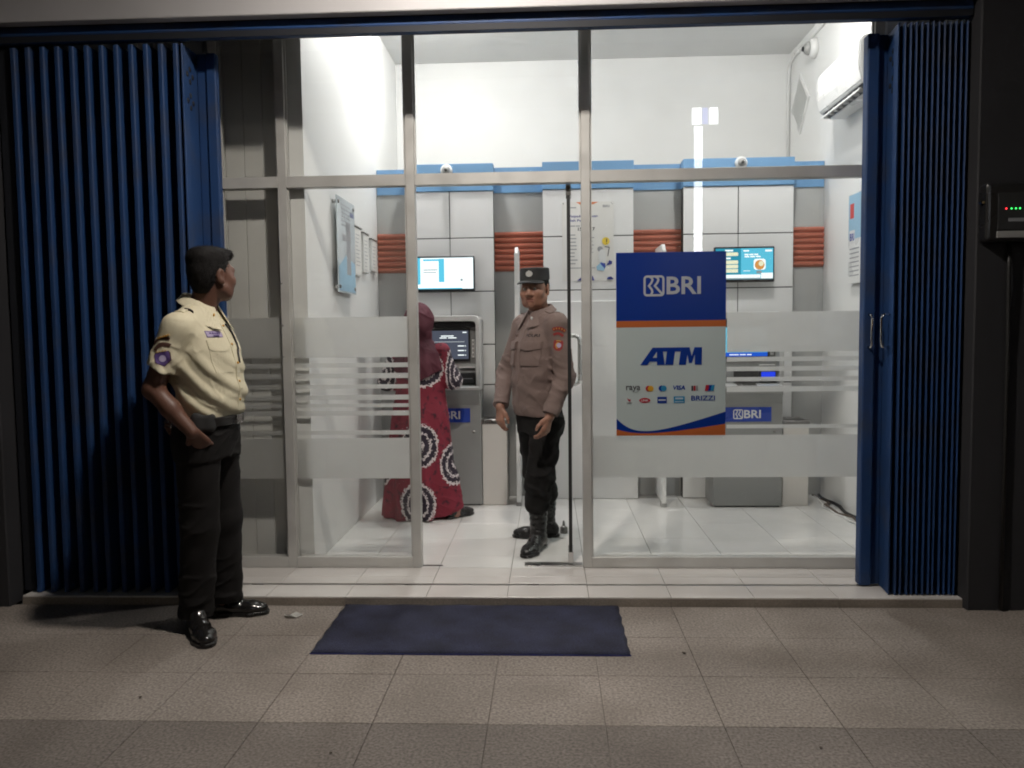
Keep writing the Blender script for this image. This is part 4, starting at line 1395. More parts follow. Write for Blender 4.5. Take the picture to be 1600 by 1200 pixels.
class Vol:
    """distance field on a grid; shapes are blended in and the zero surface is taken out as one mesh"""

    def __init__(self, lo, hi, h):
        self.lo = np.array(lo, float)
        self.h = h
        n = np.ceil((np.array(hi) - self.lo) / h).astype(int) + 1
        self.ax = [(self.lo[i] + h * np.arange(n[i])).astype(np.float32) for i in range(3)]
        self.F = np.full(n, 0.5, np.float32)

    def _reg(self, lo, hi):
        s = []
        for i in range(3):
            a = max(0, int((lo[i] - self.lo[i]) / self.h) - 1)
            b = min(len(self.ax[i]), int((hi[i] - self.lo[i]) / self.h) + 3)
            if b <= a:
                return None, None
            s.append(slice(a, b))
        P = (self.ax[0][s[0]][:, None, None], self.ax[1][s[1]][None, :, None], self.ax[2][s[2]][None, None, :])
        return tuple(s), P

    def put(self, fn, lo, hi, k=0.0, sub=False):
        m = max(k, 0.0) + 3 * self.h
        s, P = self._reg(np.array(lo) - m, np.array(hi) + m)
        if s is None:
            return
        d = fn(*P).astype(np.float32)
        a = self.F[s]
        if sub:
            d = -d
            if k > 0:
                h = np.clip(0.5 - 0.5 * (d - a) / k, 0, 1)
                self.F[s] = d * (1 - h) * 0 + (a * h + d * (1 - h)) + k * h * (1 - h)
            else:
                self.F[s] = np.maximum(a, d)
        elif k > 0:
            h = np.clip(0.5 + 0.5 * (d - a) / k, 0, 1)
            self.F[s] = d * (1 - h) + a * h - k * h * (1 - h)
        else:
            self.F[s] = np.minimum(a, d)

    # ---- shapes
    def cone(self, a, b, ra, rb, k=0.0, flat=None, sub=False):
        a, b = np.array(a, float), np.array(b, float)
        r = max(ra, rb)

        def fn(X, Y, Z):
            px, py, pz = X - a[0], Y - a[1], Z - a[2]
            ba = b - a
            if flat is not None:
                n, s = np.array(flat[0], float), flat[1]
                n = n / np.linalg.norm(n)
                q = (px * n[0] + py * n[1] + pz * n[2]) * (1 / s - 1)
                px, py, pz = px + n[0] * q, py + n[1] * q, pz + n[2] * q
                ba = ba + n * (ba @ n) * (1 / s - 1)
            t = np.clip((px * ba[0] + py * ba[1] + pz * ba[2]) / max(1e-9, ba @ ba), 0, 1)
            return np.sqrt((px - ba[0] * t) ** 2 + (py - ba[1] * t) ** 2 + (pz - ba[2] * t) ** 2) - (ra + (rb - ra) * t)
        self.put(fn, np.minimum(a, b) - r, np.maximum(a, b) + r, k, sub)

    def chain(self, pts, rad, k=0.01, flat=None):
        for i in range(len(pts) - 1):
            self.cone(pts[i], pts[i + 1], rad[i], rad[i + 1], k, flat)

    def ell(self, c, r, M=None, k=0.0, sub=False):
        c, r = np.array(c, float), np.array(r, float)
        M = np.eye(3) if M is None else np.array(M)

        def fn(X, Y, Z):
            d = (X - c[0], Y - c[1], Z - c[2])
            q = [(d[0] * M[0, i] + d[1] * M[1, i] + d[2] * M[2, i]) for i in range(3)]
            k0 = np.sqrt((q[0] / r[0]) ** 2 + (q[1] / r[1]) ** 2 + (q[2] / r[2]) ** 2)
            k1 = np.sqrt((q[0] / r[0] ** 2) ** 2 + (q[1] / r[1] ** 2) ** 2 + (q[2] / r[2] ** 2) ** 2)
            return k0 * (k0 - 1) / np.maximum(k1, 1e-6)
        m = r.max()
        self.put(fn, c - m, c + m, k, sub)

    def loft(self, rows, frame, k=0.0, ex=2.3, fold=None, grow=0.0):
        """rows of (z, cx, cy, rx, ry) in the frame's local axes, z upwards"""
        A = np.array(rows, float)
        A = A[np.argsort(A[:, 0])]
        ox, oy, th = frame
        c, s = math.cos(th), math.sin(th)

        def fn(X, Y, Z):
            dx, dy = X - ox, Y - oy
            xl, yl = c * dx + s * dy, -s * dx + c * dy
            z = Z.ravel()
            I = lambda j: np.interp(z, A[:, 0], A[:, j])[None, None, :]
            rx, ry = I(3) + grow, I(4) + grow
            u, v = (xl - I(1)), (yl - I(2))
            if fold is not None:
                f = fold(u, v, Z)
                rx, ry = rx * (1 + f), ry * (1 + f)
            q = (np.abs(u / rx) ** ex + np.abs(v / ry) ** ex) ** (1 / ex)
            d = (q - 1) * np.minimum(rx, ry)
            zc = np.maximum(A[0, 0] - Z, Z - A[-1, 0])
            return np.maximum(d, zc)
        m = np.max(A[:, 3:5]) + np.max(np.abs(A[:, 1:3])) + grow
        self.put(fn, (ox - m * 1.2, oy - m * 1.2, A[0, 0]), (ox + m * 1.2, oy + m * 1.2, A[-1, 0]), k)

    def cut(self, p, n, lo=None, hi=None, rnd=0.0):
        """remove what lies on the side n points to"""
        p, n = np.array(p, float), np.array(n, float)
        n = n / np.linalg.norm(n)
        s, P = self._reg(lo if lo is not None else self.lo, hi if hi is not None else [a[-1] for a in self.ax])
        if s is None:
            return
        d = ((P[0] - p[0]) * n[0] + (P[1] - p[1]) * n[1] + (P[2] - p[2]) * n[2]).astype(np.float32)
        self.F[s] = np.maximum(self.F[s], d)

    def warp(self, fn, lo=None, hi=None):
        s, P = self._reg(lo if lo is not None else self.lo, hi if hi is not None else [a[-1] for a in self.ax])
        self.F[s] = self.F[s] + fn(*P).astype(np.float32)

    def mesh(self, name, smooth_iter=1):
        F, h = self.F, self.h
        S = F < 0
        nx, ny, nz = F.shape
        cnt = np.zeros((nx - 1, ny - 1, nz - 1), np.uint8)
        for i in (0, 1):
            for j in (0, 1):
                for k in (0, 1):
                    cnt += S[i:nx - 1 + i, j:ny - 1 + j, k:nz - 1 + k]
        act = np.argwhere((cnt > 0) & (cnt < 8))
        idx = np.full(cnt.shape, -1, np.int32)
        idx[act[:, 0], act[:, 1], act[:, 2]] = np.arange(len(act))
        corner = [(i, j, k) for i in (0, 1) for j in (0, 1) for k in (0, 1)]
        val = np.stack([F[act[:, 0] + c[0], act[:, 1] + c[1], act[:, 2] + c[2]] for c in corner], 1)
        acc = np.zeros((len(act), 3))
        num = np.zeros(len(act))
        for a in range(8):
            for b in range(a + 1, 8):
                ca, cb = np.array(corner[a]), np.array(corner[b])
                if np.abs(ca - cb).sum() != 1:
                    continue
                va, vb = val[:, a], val[:, b]
                m = (va < 0) != (vb < 0)
                t = np.where(m, va / np.where(m, va - vb, 1), 0)
                acc += np.where(m[:, None], ca + t[:, None] * (cb - ca), 0)
                num += m
        V = self.lo + h * (act + acc / num[:, None])
        faces = []
        for ax in range(3):
            o1, o2 = (ax + 1) % 3, (ax + 2) % 3
            sl_a = [slice(1, -1)] * 3
            sl_b = [slice(1, -1)] * 3
            sl_a[ax] = slice(0, -1)
            sl_b[ax] = slice(1, None)
            Sa, Sb = S[tuple(sl_a)], S[tuple(sl_b)]
            e = np.argwhere(Sa != Sb)
            flip = Sa[e[:, 0], e[:, 1], e[:, 2]]
            off = np.zeros(3, int)
            off[o1] = off[o2] = 1
            e = e + off
            q = []
            for d1, d2 in ((-1, -1), (0, -1), (0, 0), (-1, 0)):
                c = e.copy()
                c[:, o1] += d1
                c[:, o2] += d2
                q.append(idx[c[:, 0], c[:, 1], c[:, 2]])
            q = np.stack(q, 1)
            q[~flip] = q[~flip][:, ::-1]
            faces.append(q)
        Q = np.concatenate(faces)
        Q = Q[(Q >= 0).all(1)]
        for _ in range(smooth_iter):
            acc = np.zeros_like(V)
            num = np.zeros(len(V))
            for a in range(4):
                b = (a + 1) % 4
                np.add.at(acc, Q[:, a], V[Q[:, b]])
                np.add.at(acc, Q[:, b], V[Q[:, a]])
                np.add.at(num, Q[:, a], 1)
                np.add.at(num, Q[:, b], 1)
            V = V * 0.5 + 0.5 * acc / np.maximum(num, 1)[:, None]
        # keep only the largest connected piece and its sizeable companions: drop crumbs
        me = bpy.data.meshes.new(name)
        me.vertices.add(len(V))
        me.vertices.foreach_set('co', V.astype(np.float32).ravel())
        me.loops.add(len(Q) * 4)
        me.loops.foreach_set('vertex_index', Q.astype(np.int32).ravel())
        me.polygons.add(len(Q))
        me.polygons.foreach_set('loop_start', np.arange(0, len(Q) * 4, 4, dtype=np.int32))
        me.polygons.foreach_set('loop_total', np.full(len(Q), 4, np.int32))
        me.polygons.foreach_set('use_smooth', np.ones(len(Q), bool))
        me.update(calc_edges=True)
        me.validate()
        return me


def waves(seed, n, fr, amp, dirs=None):
    """sum of n sine ripples; gives a function of x, y, z"""
    rg = np.random.RandomState(seed)
    W_ = []
    for _ in range(n):
        d = rg.normal(size=3) if dirs is None else np.array(dirs) + rg.normal(size=3) * 0.35
        d = d / np.linalg.norm(d) * fr * rg.uniform(0.6, 1.5)
        W_.append((d, rg.uniform(0, 6.28), rg.uniform(0.4, 1.0)))

    def fn(X, Y, Z):
        s = 0
        for d, p, a in W_:
            s = s + a * np.sin(d[0] * X + d[1] * Y + d[2] * Z + p)
        return s * amp / n ** 0.5
    return fn


def creases(seed, fr, amp, width=0.35, dirs=None):
    w1, w2 = waves(seed, 5, fr, 1.0, dirs), waves(seed + 50, 4, fr * 0.4, 1.0)

    def fn(X, Y, Z):
        r = np.clip(1 - np.abs(w1(X, Y, Z)) / width, 0, 1)
        return -amp * r * r * np.clip(w2(X, Y, Z) * 0.8 + 0.5, 0, 1)
    return fn


def strands(me, c, n, length, down, seed=1, grow=(0, 0, 0)):
    """short hairs standing off a hair cap: thin triangles added to its mesh"""
    rg = np.random.RandomState(seed)
    nf = len(me.polygons)
    nv = len(me.vertices)
    cen = np.zeros(nf * 3, np.float32)
    nor = np.zeros(nf * 3, np.float32)
    me.polygons.foreach_get('center', cen)
    me.polygons.foreach_get('normal', nor)
    cen, nor = cen.reshape(-1, 3), nor.reshape(-1, 3)
    idx = rg.choice(nf, n)
    p, nn = cen[idx] + rg.normal(size=(n, 3)) * 0.002, nor[idx]
    d = np.array(down)[None, :] + rg.normal(size=(n, 3)) * 0.45
    d = d - nn * (d * nn).sum(1)[:, None] * 0.8
    d = d / np.linalg.norm(d, axis=1)[:, None]
    dirv = d * 0.85 + nn * 0.38
    side = np.cross(dirv, nn)
    side = side / np.maximum(np.linalg.norm(side, axis=1), 1e-6)[:, None] * 0.0011
    L = length * rg.uniform(0.5, 1.2, n)[:, None]
    a, b, t = p + side - nn * 0.002, p - side - nn * 0.002, p + dirv * L
    bm = bmesh.new()
    bm.from_mesh(me)
    for i in range(n):
        vs = [bm.verts.new(q) for q in (a[i], b[i], t[i])]
        bm.faces.new(vs)
    bm.to_mesh(me)
    bm.free()
    return me


def rotz(a):
    return np.array([[math.cos(a), -math.sin(a), 0], [math.sin(a), math.cos(a), 0], [0, 0, 1]])


def rotx(a):
    return np.array([[1, 0, 0], [0, math.cos(a), -math.sin(a)], [0, math.sin(a), math.cos(a)]])


class Frame:
    """local axes of a body: x to the person's left, -y forward, z up"""

    def __init__(self, x, y, yaw, z=0.0, M=None):
        self.x, self.y, self.z, self.t = x, y, z, yaw
        self.M = rotz(yaw) if M is None else M

    def __call__(self, a, b, c):
        return np.array([self.x, self.y, self.z]) + self.M @ np.array([a, b, c], float)

    def d(self, a, b, c):
        return self.M @ np.array([a, b, c], float)

    def loft(self):
        return (self.x, self.y, self.t)


def build_head(V, H, s=1.0, full=1.0):
    """skull, face, ears; H is the head frame with its origin at mid head (half the head height)"""
    P = lambda a, b, c: H(a * s, b * s, c * s)
    M = H.M
    V.ell(P(0, 0.014, 0.028), np.array((0.075, 0.094, 0.087)) * s, M)
    V.ell(P(0, -0.036, -0.018), np.array((0.063 * full, 0.058, 0.084)) * s, M, k=0.03)
    V.ell(P(0, -0.040, -0.072), np.array((0.050 * full, 0.046, 0.036)) * s, M, k=0.03)
    V.cone(P(0, -0.074, -0.096), P(0, -0.070, -0.098), 0.019 * s, 0.018 * s, k=0.025)
    for q in (-1, 1):
        V.ell(P(q * 0.040 * full, -0.062, -0.030), np.array((0.024, 0.026, 0.024)) * s, M, k=0.03)
        V.cone(P(q * 0.052 * full, -0.01, -0.060), P(q * 0.040 * full, -0.045, -0.088), 0.020 * s, 0.018 * s, k=0.03)
    V.cone(P(-0.034, -0.082, 0.020), P(0.034, -0.082, 0.020), 0.013 * s, 0.013 * s, k=0.02)
    for q in (-1, 1):
        V.ell(P(q * 0.031, -0.102, 0.000), np.array((0.017, 0.011, 0.010)) * s, M, k=0.012, sub=True)
    V.cone(P(0, -0.089, 0.008), P(0, -0.108, -0.030), 0.009 * s, 0.0135 * s, k=0.014)
    for q in (-1, 1):
        V.ell(P(q * 0.014, -0.099, -0.034), np.array((0.010, 0.012, 0.009)) * s, M, k=0.010)
        V.ell(P(q * 0.0075, -0.108, -0.042), np.array((0.004, 0.006, 0.004)) * s, M, k=0.003, sub=True)
    V.cone(P(-0.021, -0.086, -0.062), P(0.021, -0.086, -0.062), 0.009 * s, 0.009 * s, k=0.010)
    V.cone(P(-0.017, -0.085, -0.074), P(0.017, -0.085, -0.074), 0.010 * s, 0.010 * s, k=0.008)
    V.cone(P(-0.026, -0.094, -0.0675), P(0.026, -0.094, -0.0675), 0.0028 * s, 0.0028 * s, k=0.004, sub=True)
    for q in (-1, 1):
        E_ = M @ rotz(q * 0.35) @ rotx(0.15)
        V.ell(P(q * 0.080, 0.014, -0.008), np.array((0.009, 0.019, 0.033)) * s, E_, k=0.008)
        V.ell(P(q * 0.089, 0.008, -0.004), np.array((0.006, 0.011, 0.020)) * s, E_, k=0.006, sub=True)
        V.ell(P(q * 0.080, 0.006, -0.036), np.array((0.007, 0.010, 0.010)) * s, E_, k=0.008)


def sphere(name, c, r, mat, parent, M=None, seg=14):
    bm = bmesh.new()
    bmesh.ops.create_uvsphere(bm, u_segments=seg, v_segments=seg // 2 + 2, radius=1.0)
    r = np.array(r if hasattr(r, '__len__') else (r, r, r), float)
    M = np.eye(3) if M is None else M
    for v in bm.verts:
        v.co = Vector(np.array(c) + M @ (np.array(v.co) * r))
    return link(name, to_mesh(bm, name, True), mat, parent)


def eyes(H, s, parent):
    P = lambda a, b, c: H(a * s, b * s, c * s)
    for q in (-1, 1):
        e = sphere('eye', P(q * 0.031, -0.0815, 0.000), 0.0125 * s, 'eye_white', parent)
        sphere('iris', P(q * 0.031 - 0.001, -0.0905, 0.000), np.array((0.0046, 0.004, 0.0046)) * s, 'eye_dark', e, H.M)
        bm = bmesh.new()
        pts = [P(q * (0.014 + 0.009 * i), -0.0945 + 0.0042 * (i / 2.0) ** 2 * 1.2, 0.0215 + 0.004 * math.sin(i * 0.8)) for i in range(5)]
        bm.free()
        tube('eyebrow', pts, [0.002 * s, 0.003 * s, 0.003 * s, 0.0026 * s, 0.0018 * s], 'hair_black', parent, sides=6)


def hand(V, w, M, s=1.0, curl=0.35, side=1, thumb_out=0.5, tube_list=None):
    """w: wrist point; M columns: x across the palm (towards the thumb side when side=1), y palm normal (towards the palm), z along the hand"""
    ax, ay, az = M[:, 0] * side, M[:, 1], M[:, 2]
    Pt = lambda a, b, c: w + (ax * a + ay * b + az * c) * s
    V.cone(Pt(0.006, 0, 0.015), Pt(0.012, 0.002, 0.078), 0.023 * s, 0.026 * s, k=0.012, flat=(ay, 0.55))
    V.cone(Pt(-0.010, 0, 0.015), Pt(-0.018, 0.002, 0.072), 0.022 * s, 0.024 * s, k=0.012, flat=(ay, 0.55))
    for i, (a, L, r) in enumerate(((0.030, 0.072, 0.0088), (0.010, 0.080, 0.0090), (-0.011, 0.074, 0.0086), (-0.031, 0.058, 0.0076))):
        b = 0.086 - 0.004 * abs(i - 1)
        ang = 0.0
        p = np.array((a, 0.004, b))
        pts = [Pt(a * 0.9, 0.0, b - 0.02), Pt(*p)]
        for j, f in enumerate((0.42, 0.32, 0.26)):
            ang += curl * (0.8 + 0.35 * j) + 0.05 * i
            p = p + np.array((0.0, math.sin(ang), math.cos(ang))) * L * f
            pts.append(Pt(*p))
        V.chain(pts, [r * s, r * s, r * 0.95 * s, r * 0.88 * s, r * 0.74 * s], k=0.0035)
    t0, t1 = Pt(0.022, 0.004, 0.022), Pt(0.044, 0.012, 0.046)
    t2 = Pt(0.050 + 0.01 * thumb_out, 0.022, 0.075)
    t3 = Pt(0.048 + 0.008 * thumb_out, 0.030, 0.098)
    V.chain([t0, t1, t2, t3], [0.016 * s, 0.013 * s, 0.0105 * s, 0.0085 * s], k=0.006)


def hand_axes(direction, palm):
    z = np.array(direction, float)
    z /= np.linalg.norm(z)
    y = np.array(palm, float)
    y = y - z * (y @ z)
    y /= np.linalg.norm(y)
    x = np.cross(y, z)
    return np.stack([x, y, z], 1)


def shoe(name, heel, toe, parent, mat, boot=0.0, s=1.0, ground=0.0, ankle=None):
    heel, toe = np.array(heel, float), np.array(toe, float)
    d = toe - heel
    L = np.linalg.norm(d)
    d = d / L
    n = np.array((-d[1], d[0], 0))
    P = lambda t, u, z: heel + d * t * L + n * u + np.array((0, 0, z))
    lo = np.minimum(heel, toe) - 0.10
    hi = np.maximum(heel, toe) + 0.10
    lo[2], hi[2] = ground - 0.02, ground + 0.16 + boot
    V = Vol(lo, hi, 0.0042)
    g = ground
    up = (0, 0, 1)
    V.cone(P(0.14, 0, 0.045), P(0.45, 0, 0.048), 0.036 * s, 0.038 * s, k=0.02)
    V.cone(P(0.45, 0, 0.040), P(0.72, 0.003, 0.032), 0.040 * s, 0.047 * s, k=0.03, flat=(up, 0.72))
    V.cone(P(0.72, 0.003, 0.032), P(0.87, 0.0, 0.030), 0.046 * s, 0.037 * s, k=0.02, flat=(up, 0.66))
    V.cone(P(0.16, 0, 0.05), P(0.30, 0, 0.085), 0.034 * s, 0.036 * s, k=0.03)
    if boot:
        a = np.array(ankle)
        V.cone(P(0.25, 0, 0.08), a, 0.043 * s, 0.056 * s, k=0.03)
        V.warp(lambda X, Y, Z: 0.0015 * np.sin(Z * 190) * np.clip((Z - 0.06 - g) * 30, 0, 1))
    V.put(lambda X, Y, Z: np.full(np.broadcast(X, Y, Z).shape, 0.5), heel, toe)
    # flat sole, heel block
    V.cut((0, 0, g + 0.012), (0, 0, -1))
    o = link(name, V.mesh(name), mat, parent)
    V = Vol(lo, hi, 0.0042)
    for a, b, ra, rb in ((0.12, 0.45, 0.038, 0.037), (0.45, 0.72, 0.038, 0.050), (0.72, 0.88, 0.050, 0.040)):
        V.cone(P(a, 0, 0.010), P(b, 0.002, 0.010), ra * s, rb * s, k=0.02)
    V.cut((0, 0, g + 0.020), (0, 0, 1))
    V.cut((0, 0, g + 0.003), (0, 0, -1))
    link('sole', V.mesh('sole'), 'boot_black', o)
    if not boot:
        for q in range(4):
            t = 0.40 + 0.065 * q
            p = [P(t, u, 0.086 - 0.030 * (t - 0.30) / 0.3 + 0.004 - 0.05 * abs(u) ** 1.2 * 6) for u in (-0.022, -0.010, 0, 0.010, 0.022)]
            tube('lace', p, 0.0022, 'belt_black', o, sides=6)
    return o


class Decal:
    """flat badges and letters laid on a cloth surface by dropping their points onto it"""

    def __init__(self, cloth_obj):
        me = cloth_obj.data
        off = world_loc(cloth_obj)
        self.b = BVHTree.FromPolygons([v.co + off for v in me.vertices], [tuple(p.vertices) for p in me.polygons])
        self.o = cloth_obj

    def hit(self, p, d):
        r = self.b.ray_cast(Vector(p) - Vector(d) * 0.25, Vector(d), 0.6)
        return r[0], r[1]

    def put(self, name, shapes, c, d, up=(0, 0, 1), lift=0.0018, sub=8, rot=0.0):
        """shapes: list of (points, polygons or None, material); c centre, d view direction into the cloth"""
        d = Vector(d).normalized()
        rgt = d.cross(Vector(up)).normalized()
        upv = rgt.cross(d).normalized()
        if rot:
            q = Matrix.Rotation(rot, 3, d)
            rgt, upv = q @ rgt, q @ upv
        vs, fs, ms, mats = [], [], [], []
        for li, (pts, polys, m) in enumerate(shapes):
            bm = bmesh.new()
            vv = [bm.verts.new((a, b, 0)) for a, b in pts]
            for p in (polys or [tuple(range(len(pts)))]):
                try:
                    bm.faces.new([vv[i] for i in p])
                except ValueError:
                    pass
            bmesh.ops.triangulate(bm, faces=list(bm.faces))
            big = [e for e in bm.edges if e.calc_length() > 0.012]
            for _ in range(3):
                big = [e for e in bm.edges if e.calc_length() > 0.012]
                if not big:
                    break
                bmesh.ops.subdivide_edges(bm, edges=big, cuts=1)
                bmesh.ops.triangulate(bm, faces=list(bm.faces))
            bm.verts.index_update()
            b0 = len(vs)
            for v in bm.verts:
                p = Vector(c) + rgt * v.co.x + upv * v.co.y
                h, nr = self.hit(p, d)
                if h is None:
                    h = self.b.find_nearest(p)[0]
                vs.append(h - d * (lift + 0.0007 * li))
            if m not in mats:
                mats.append(m)
            for f in bm.faces:
                fs.append(tuple(b0 + v.index for v in f.verts))
                ms.append(mats.index(m))
            if lift > 0.002:        # turn the edge down to the cloth
                for e in bm.edges:
                    if len(e.link_faces) == 1:
                        i0, i1 = b0 + e.verts[0].index, b0 + e.verts[1].index
                        n0 = len(vs)
                        vs.append(vs[i0] + d * (lift + 0.002))
                        vs.append(vs[i1] + d * (lift + 0.002))
                        fs.append((i0, i1, n0 + 1, n0))
                        ms.append(mats.index(m))
            bm.free()
        me = bpy.data.meshes.new(name)
        me.from_pydata([tuple(v) for v in vs], [], fs)
        me.polygons.foreach_set('material_index', ms)
        return link(name, me, mats, self.o)


def R4(w, h, cx=0.0, cy2=0.0):
    return [(cx - w / 2, cy2 - h / 2), (cx + w / 2, cy2 - h / 2), (cx + w / 2, cy2 + h / 2), (cx - w / 2, cy2 + h / 2)]


def disc2(r, cx=0.0, cy2=0.0, ry=None, n=14):
    return [(cx + r * math.cos(2 * math.pi * k / n), cy2 + (ry or r) * math.sin(2 * math.pi * k / n)) for k in range(n)]


def arc2(r0, r1, a0, a1, cx=0.0, cy2=0.0, n=8):
    A_ = [(cx + r1 * math.cos(a0 + (a1 - a0) * i / n), cy2 + r1 * math.sin(a0 + (a1 - a0) * i / n)) for i in range(n + 1)]
    B_ = [(cx + r0 * math.cos(a0 + (a1 - a0) * i / n), cy2 + r0 * math.sin(a0 + (a1 - a0) * i / n)) for i in range(n + 1)]
    return A_ + B_, [(i, i + 1, n + 2 + i, n + 1 + i) for i in range(n)]


def word2(s, w, h, cx=0.0, cy2=0.0, bold=0.02):
    v, f = text_tris(s, bold)
    e = v.max(0)
    return [tuple(p) for p in v * np.array([w / e[0], h / e[1]]) + np.array([cx - w / 2, cy2 - h / 2])], f


def tagged_person(me, mat, label, loc):
    o = link('person', me, mat, None, loc)
    tag(o, label, 'person')
    return o


# ------------------------------------------------------------------ guard in the cream shirt
def build_guard():
    B = Frame(-1.555, -0.82, R(86))
    H = Frame(0, 0, 0)
    hc = B(0.0, -0.050, 1.612)
    H = Frame(hc[0], hc[1], R(149), hc[2], rotz(R(149)) @ rotx(R(-3)))
    lo, hi = (-2.15, -1.35, -0.02), (-1.15, -0.38, 1.80)
    shR, elR, wrR = B(-0.180, 0.025, 1.380), B(-0.222, 0.120, 1.115), B(-0.208, -0.040, 0.930)
    shL, elL, wrL = B(0.165, 0.055, 1.370), B(0.20, 0.16, 1.13), B(0.13, 0.20, 0.95)
    V = Vol(lo, hi, 0.0046)
    # skin: torso core, neck, head, arms, hands, legs
    V.loft([(0.88, 0, 0.0, 0.13, 0.10), (1.05, 0, -0.01, 0.145, 0.105), (1.25, 0, 0.0, 0.15, 0.095), (1.38, 0, 0.01, 0.14, 0.075), (1.46, 0, 0.012, 0.06, 0.05)], B.loft())
    for s, hp, an in ((-1, B(-0.09, 0, 0.90), (-1.625, -0.845, 0.10)), (1, B(0.09, 0, 0.90), (-1.57, -0.672, 0.10))):
        kn = np.array(((hp[0] + an[0]) / 2, (hp[1] + an[1]) / 2, 0.49)) + B.d(0, -0.01, 0)
        V.chain([hp, kn, np.array(an), np.array(an) - np.array((0, 0, 0.03))], [0.075, 0.052, 0.038, 0.03], k=0.03)
    V.cone(B(0, 0.012, 1.42), H(0, 0.02, -0.05), 0.062, 0.058, k=0.03)
    build_head(V, H, 1.0)
    V.chain([shR, elR], [0.050, 0.044], k=0.03)
    V.chain([elR, elR * 0.55 + wrR * 0.45, wrR], [0.042, 0.040, 0.028], k=0.02)
    V.chain([shL, elL, wrL], [0.050, 0.044, 0.029], k=0.03)
    # right hand with the fingers pushed into the pocket, thumb out
    dr = B(-0.118, -0.088, 0.800) - wrR
    hand(V, wrR, hand_axes(dr, B.d(1, 0.35, 0.25)), 1.0, 0.30, 1)
    dl = B(0.02, 0.22, 0.92) - wrL
    hand(V, wrL, hand_axes(dl, B.d(0.2, -1, 0)), 1.0, 0.4, -1)
    o = tagged_person(V.mesh('person'), 'skin_guard', 'guard in a cream short-sleeved uniform shirt and black trousers, hand in his pocket', (-1.565, -0.82, 0))
    # hair
    V = Vol(np.array(hc) - 0.19, np.array(hc) + 0.19, 0.0045)
    P = lambda a, b, c: H(a, b, c)
    V.ell(P(0, 0.017, 0.030), (0.0785, 0.097, 0.089), H.M)
    V.ell(P(0, 0.008, 0.080), (0.073, 0.096, 0.046), H.M, k=0.025)
    V.ell(P(0, -0.070, 0.092), (0.056, 0.030, 0.024), H.M, k=0.02)
    V.ell(P(0, 0.062, 0.078), (0.060, 0.045, 0.042), H.M, k=0.02)
    V.ell(P(0, 0.054, -0.025), (0.060, 0.044, 0.070), H.M, k=0.03)

    def hair_cut(X, Y, Z):
        dx, dy, dz = X - hc[0], Y - hc[1], Z - hc[2]
        Mi = H.M.T
        yl = Mi[1, 0] * dx + Mi[1, 1] * dy + Mi[1, 2] * dz
        zl = Mi[2, 0] * dx + Mi[2, 1] * dy + Mi[2, 2] * dz
        hl = np.interp(yl, [-0.12, -0.075, -0.055, -0.035, -0.012, 0.003, 0.026, 0.040, 0.12], [0.078, 0.068, 0.058, 0.028, 0.006, 0.018, 0.012, -0.078, -0.088])
        return hl - zl
    s, Pg = V._reg(V.lo, [a[-1] for a in V.ax])
    V.F[s] = np.maximum(V.F[s], hair_cut(*Pg) * 0.7)
    V.warp(waves(5, 10, 330, 0.0009))
    link('hair', strands(V.mesh('hair', 0), hc, 5200, 0.012, -H.d(0, 0.3, 0.9) * 0.6 + H.d(0, -0.6, 0), 3), 'hair_black', o)
    # shirt
    V = Vol((-2.1, -1.35, 0.90), (-1.15, -0.40, 1.56), 0.0048)
    rows = [(0.972, 0, -0.012, 0.166, 0.124), (1.01, 0, -0.020, 0.171, 0.132), (1.07, 0, -0.027, 0.176, 0.138), (1.18, 0, -0.022, 0.182, 0.134), (1.28, 0, -0.012, 0.184, 0.124), (1.35, 0, -0.002, 0.178, 0.108), (1.41, 0, 0.008, 0.150, 0.088), (1.45, 0, 0.012, 0.100, 0.074), (1.485, 0, 0.010, 0.066, 0.066)]
    V.loft(rows, B.loft())
    for sh, el, sd in ((shR, elR, -1), (shL, elL, 1)):
        V.cone(B(sd * 0.070, 0.012, 1.424), sh + np.array((0, 0, -0.004)), 0.050, 0.055, k=0.045)
        e = sh + (el - sh) * 0.68
        V.cone(sh, e + (el - sh) * 0.3, 0.056, 0.072, k=0.035)
        n = (el - sh) / np.linalg.norm(el - sh)
        V.cut(e, n + B.d(0, 0.10, 0), np.minimum(e, el) - 0.10 + B.d(sd * 0.055, 0.02, 0), np.maximum(e, el) + 0.10 + B.d(sd * 0.055, 0.02, 0))
    # keep the torso after the sleeve cut
    V.loft(rows, B.loft())
    # folds: diagonal drag lines from the armpit to the belt, gathers above the belt

    def folds(X, Y, Z):
        dx, dy = X - B.x, Y - B.y
        c, s_ = math.cos(B.t), math.sin(B.t)
        xl, yl = c * dx + s_ * dy, -s_ * dx + c * dy
        w = np.clip((1.30 - Z) / 0.12, 0, 1) * np.clip((Z - 0.955) / 0.05, 0, 1)
        a = np.sin(62 * (Z * 0.80 - yl * 0.95 + 0.25 * xl) + 1.6 * np.sin(9 * yl + 7 * Z))
        b = np.sin(110 * (yl * 0.8 + xl * 0.5) + 2.0 * np.sin(13 * Z)) * np.clip((1.06 - Z) / 0.08, 0, 1)
        return -(np.maximum(a, -0.55) * 0.0068 * w + 0.0028 * b * w)
    V.warp(folds)
    V.warp(waves(3, 6, 45, 0.0016))
    V.warp(creases(71, 42, 0.0038))
    V.warp(creases(75, 85, 0.0022))
    sh = link('shirt', V.mesh('shirt'), 'shirt_cream', o)
    # collar: band round the neck with two points lying on the chest
    V = Vol((-1.85, -1.10, 1.34), (-1.30, -0.55, 1.60), 0.004)
    cc = B(0, 0.0, 0)

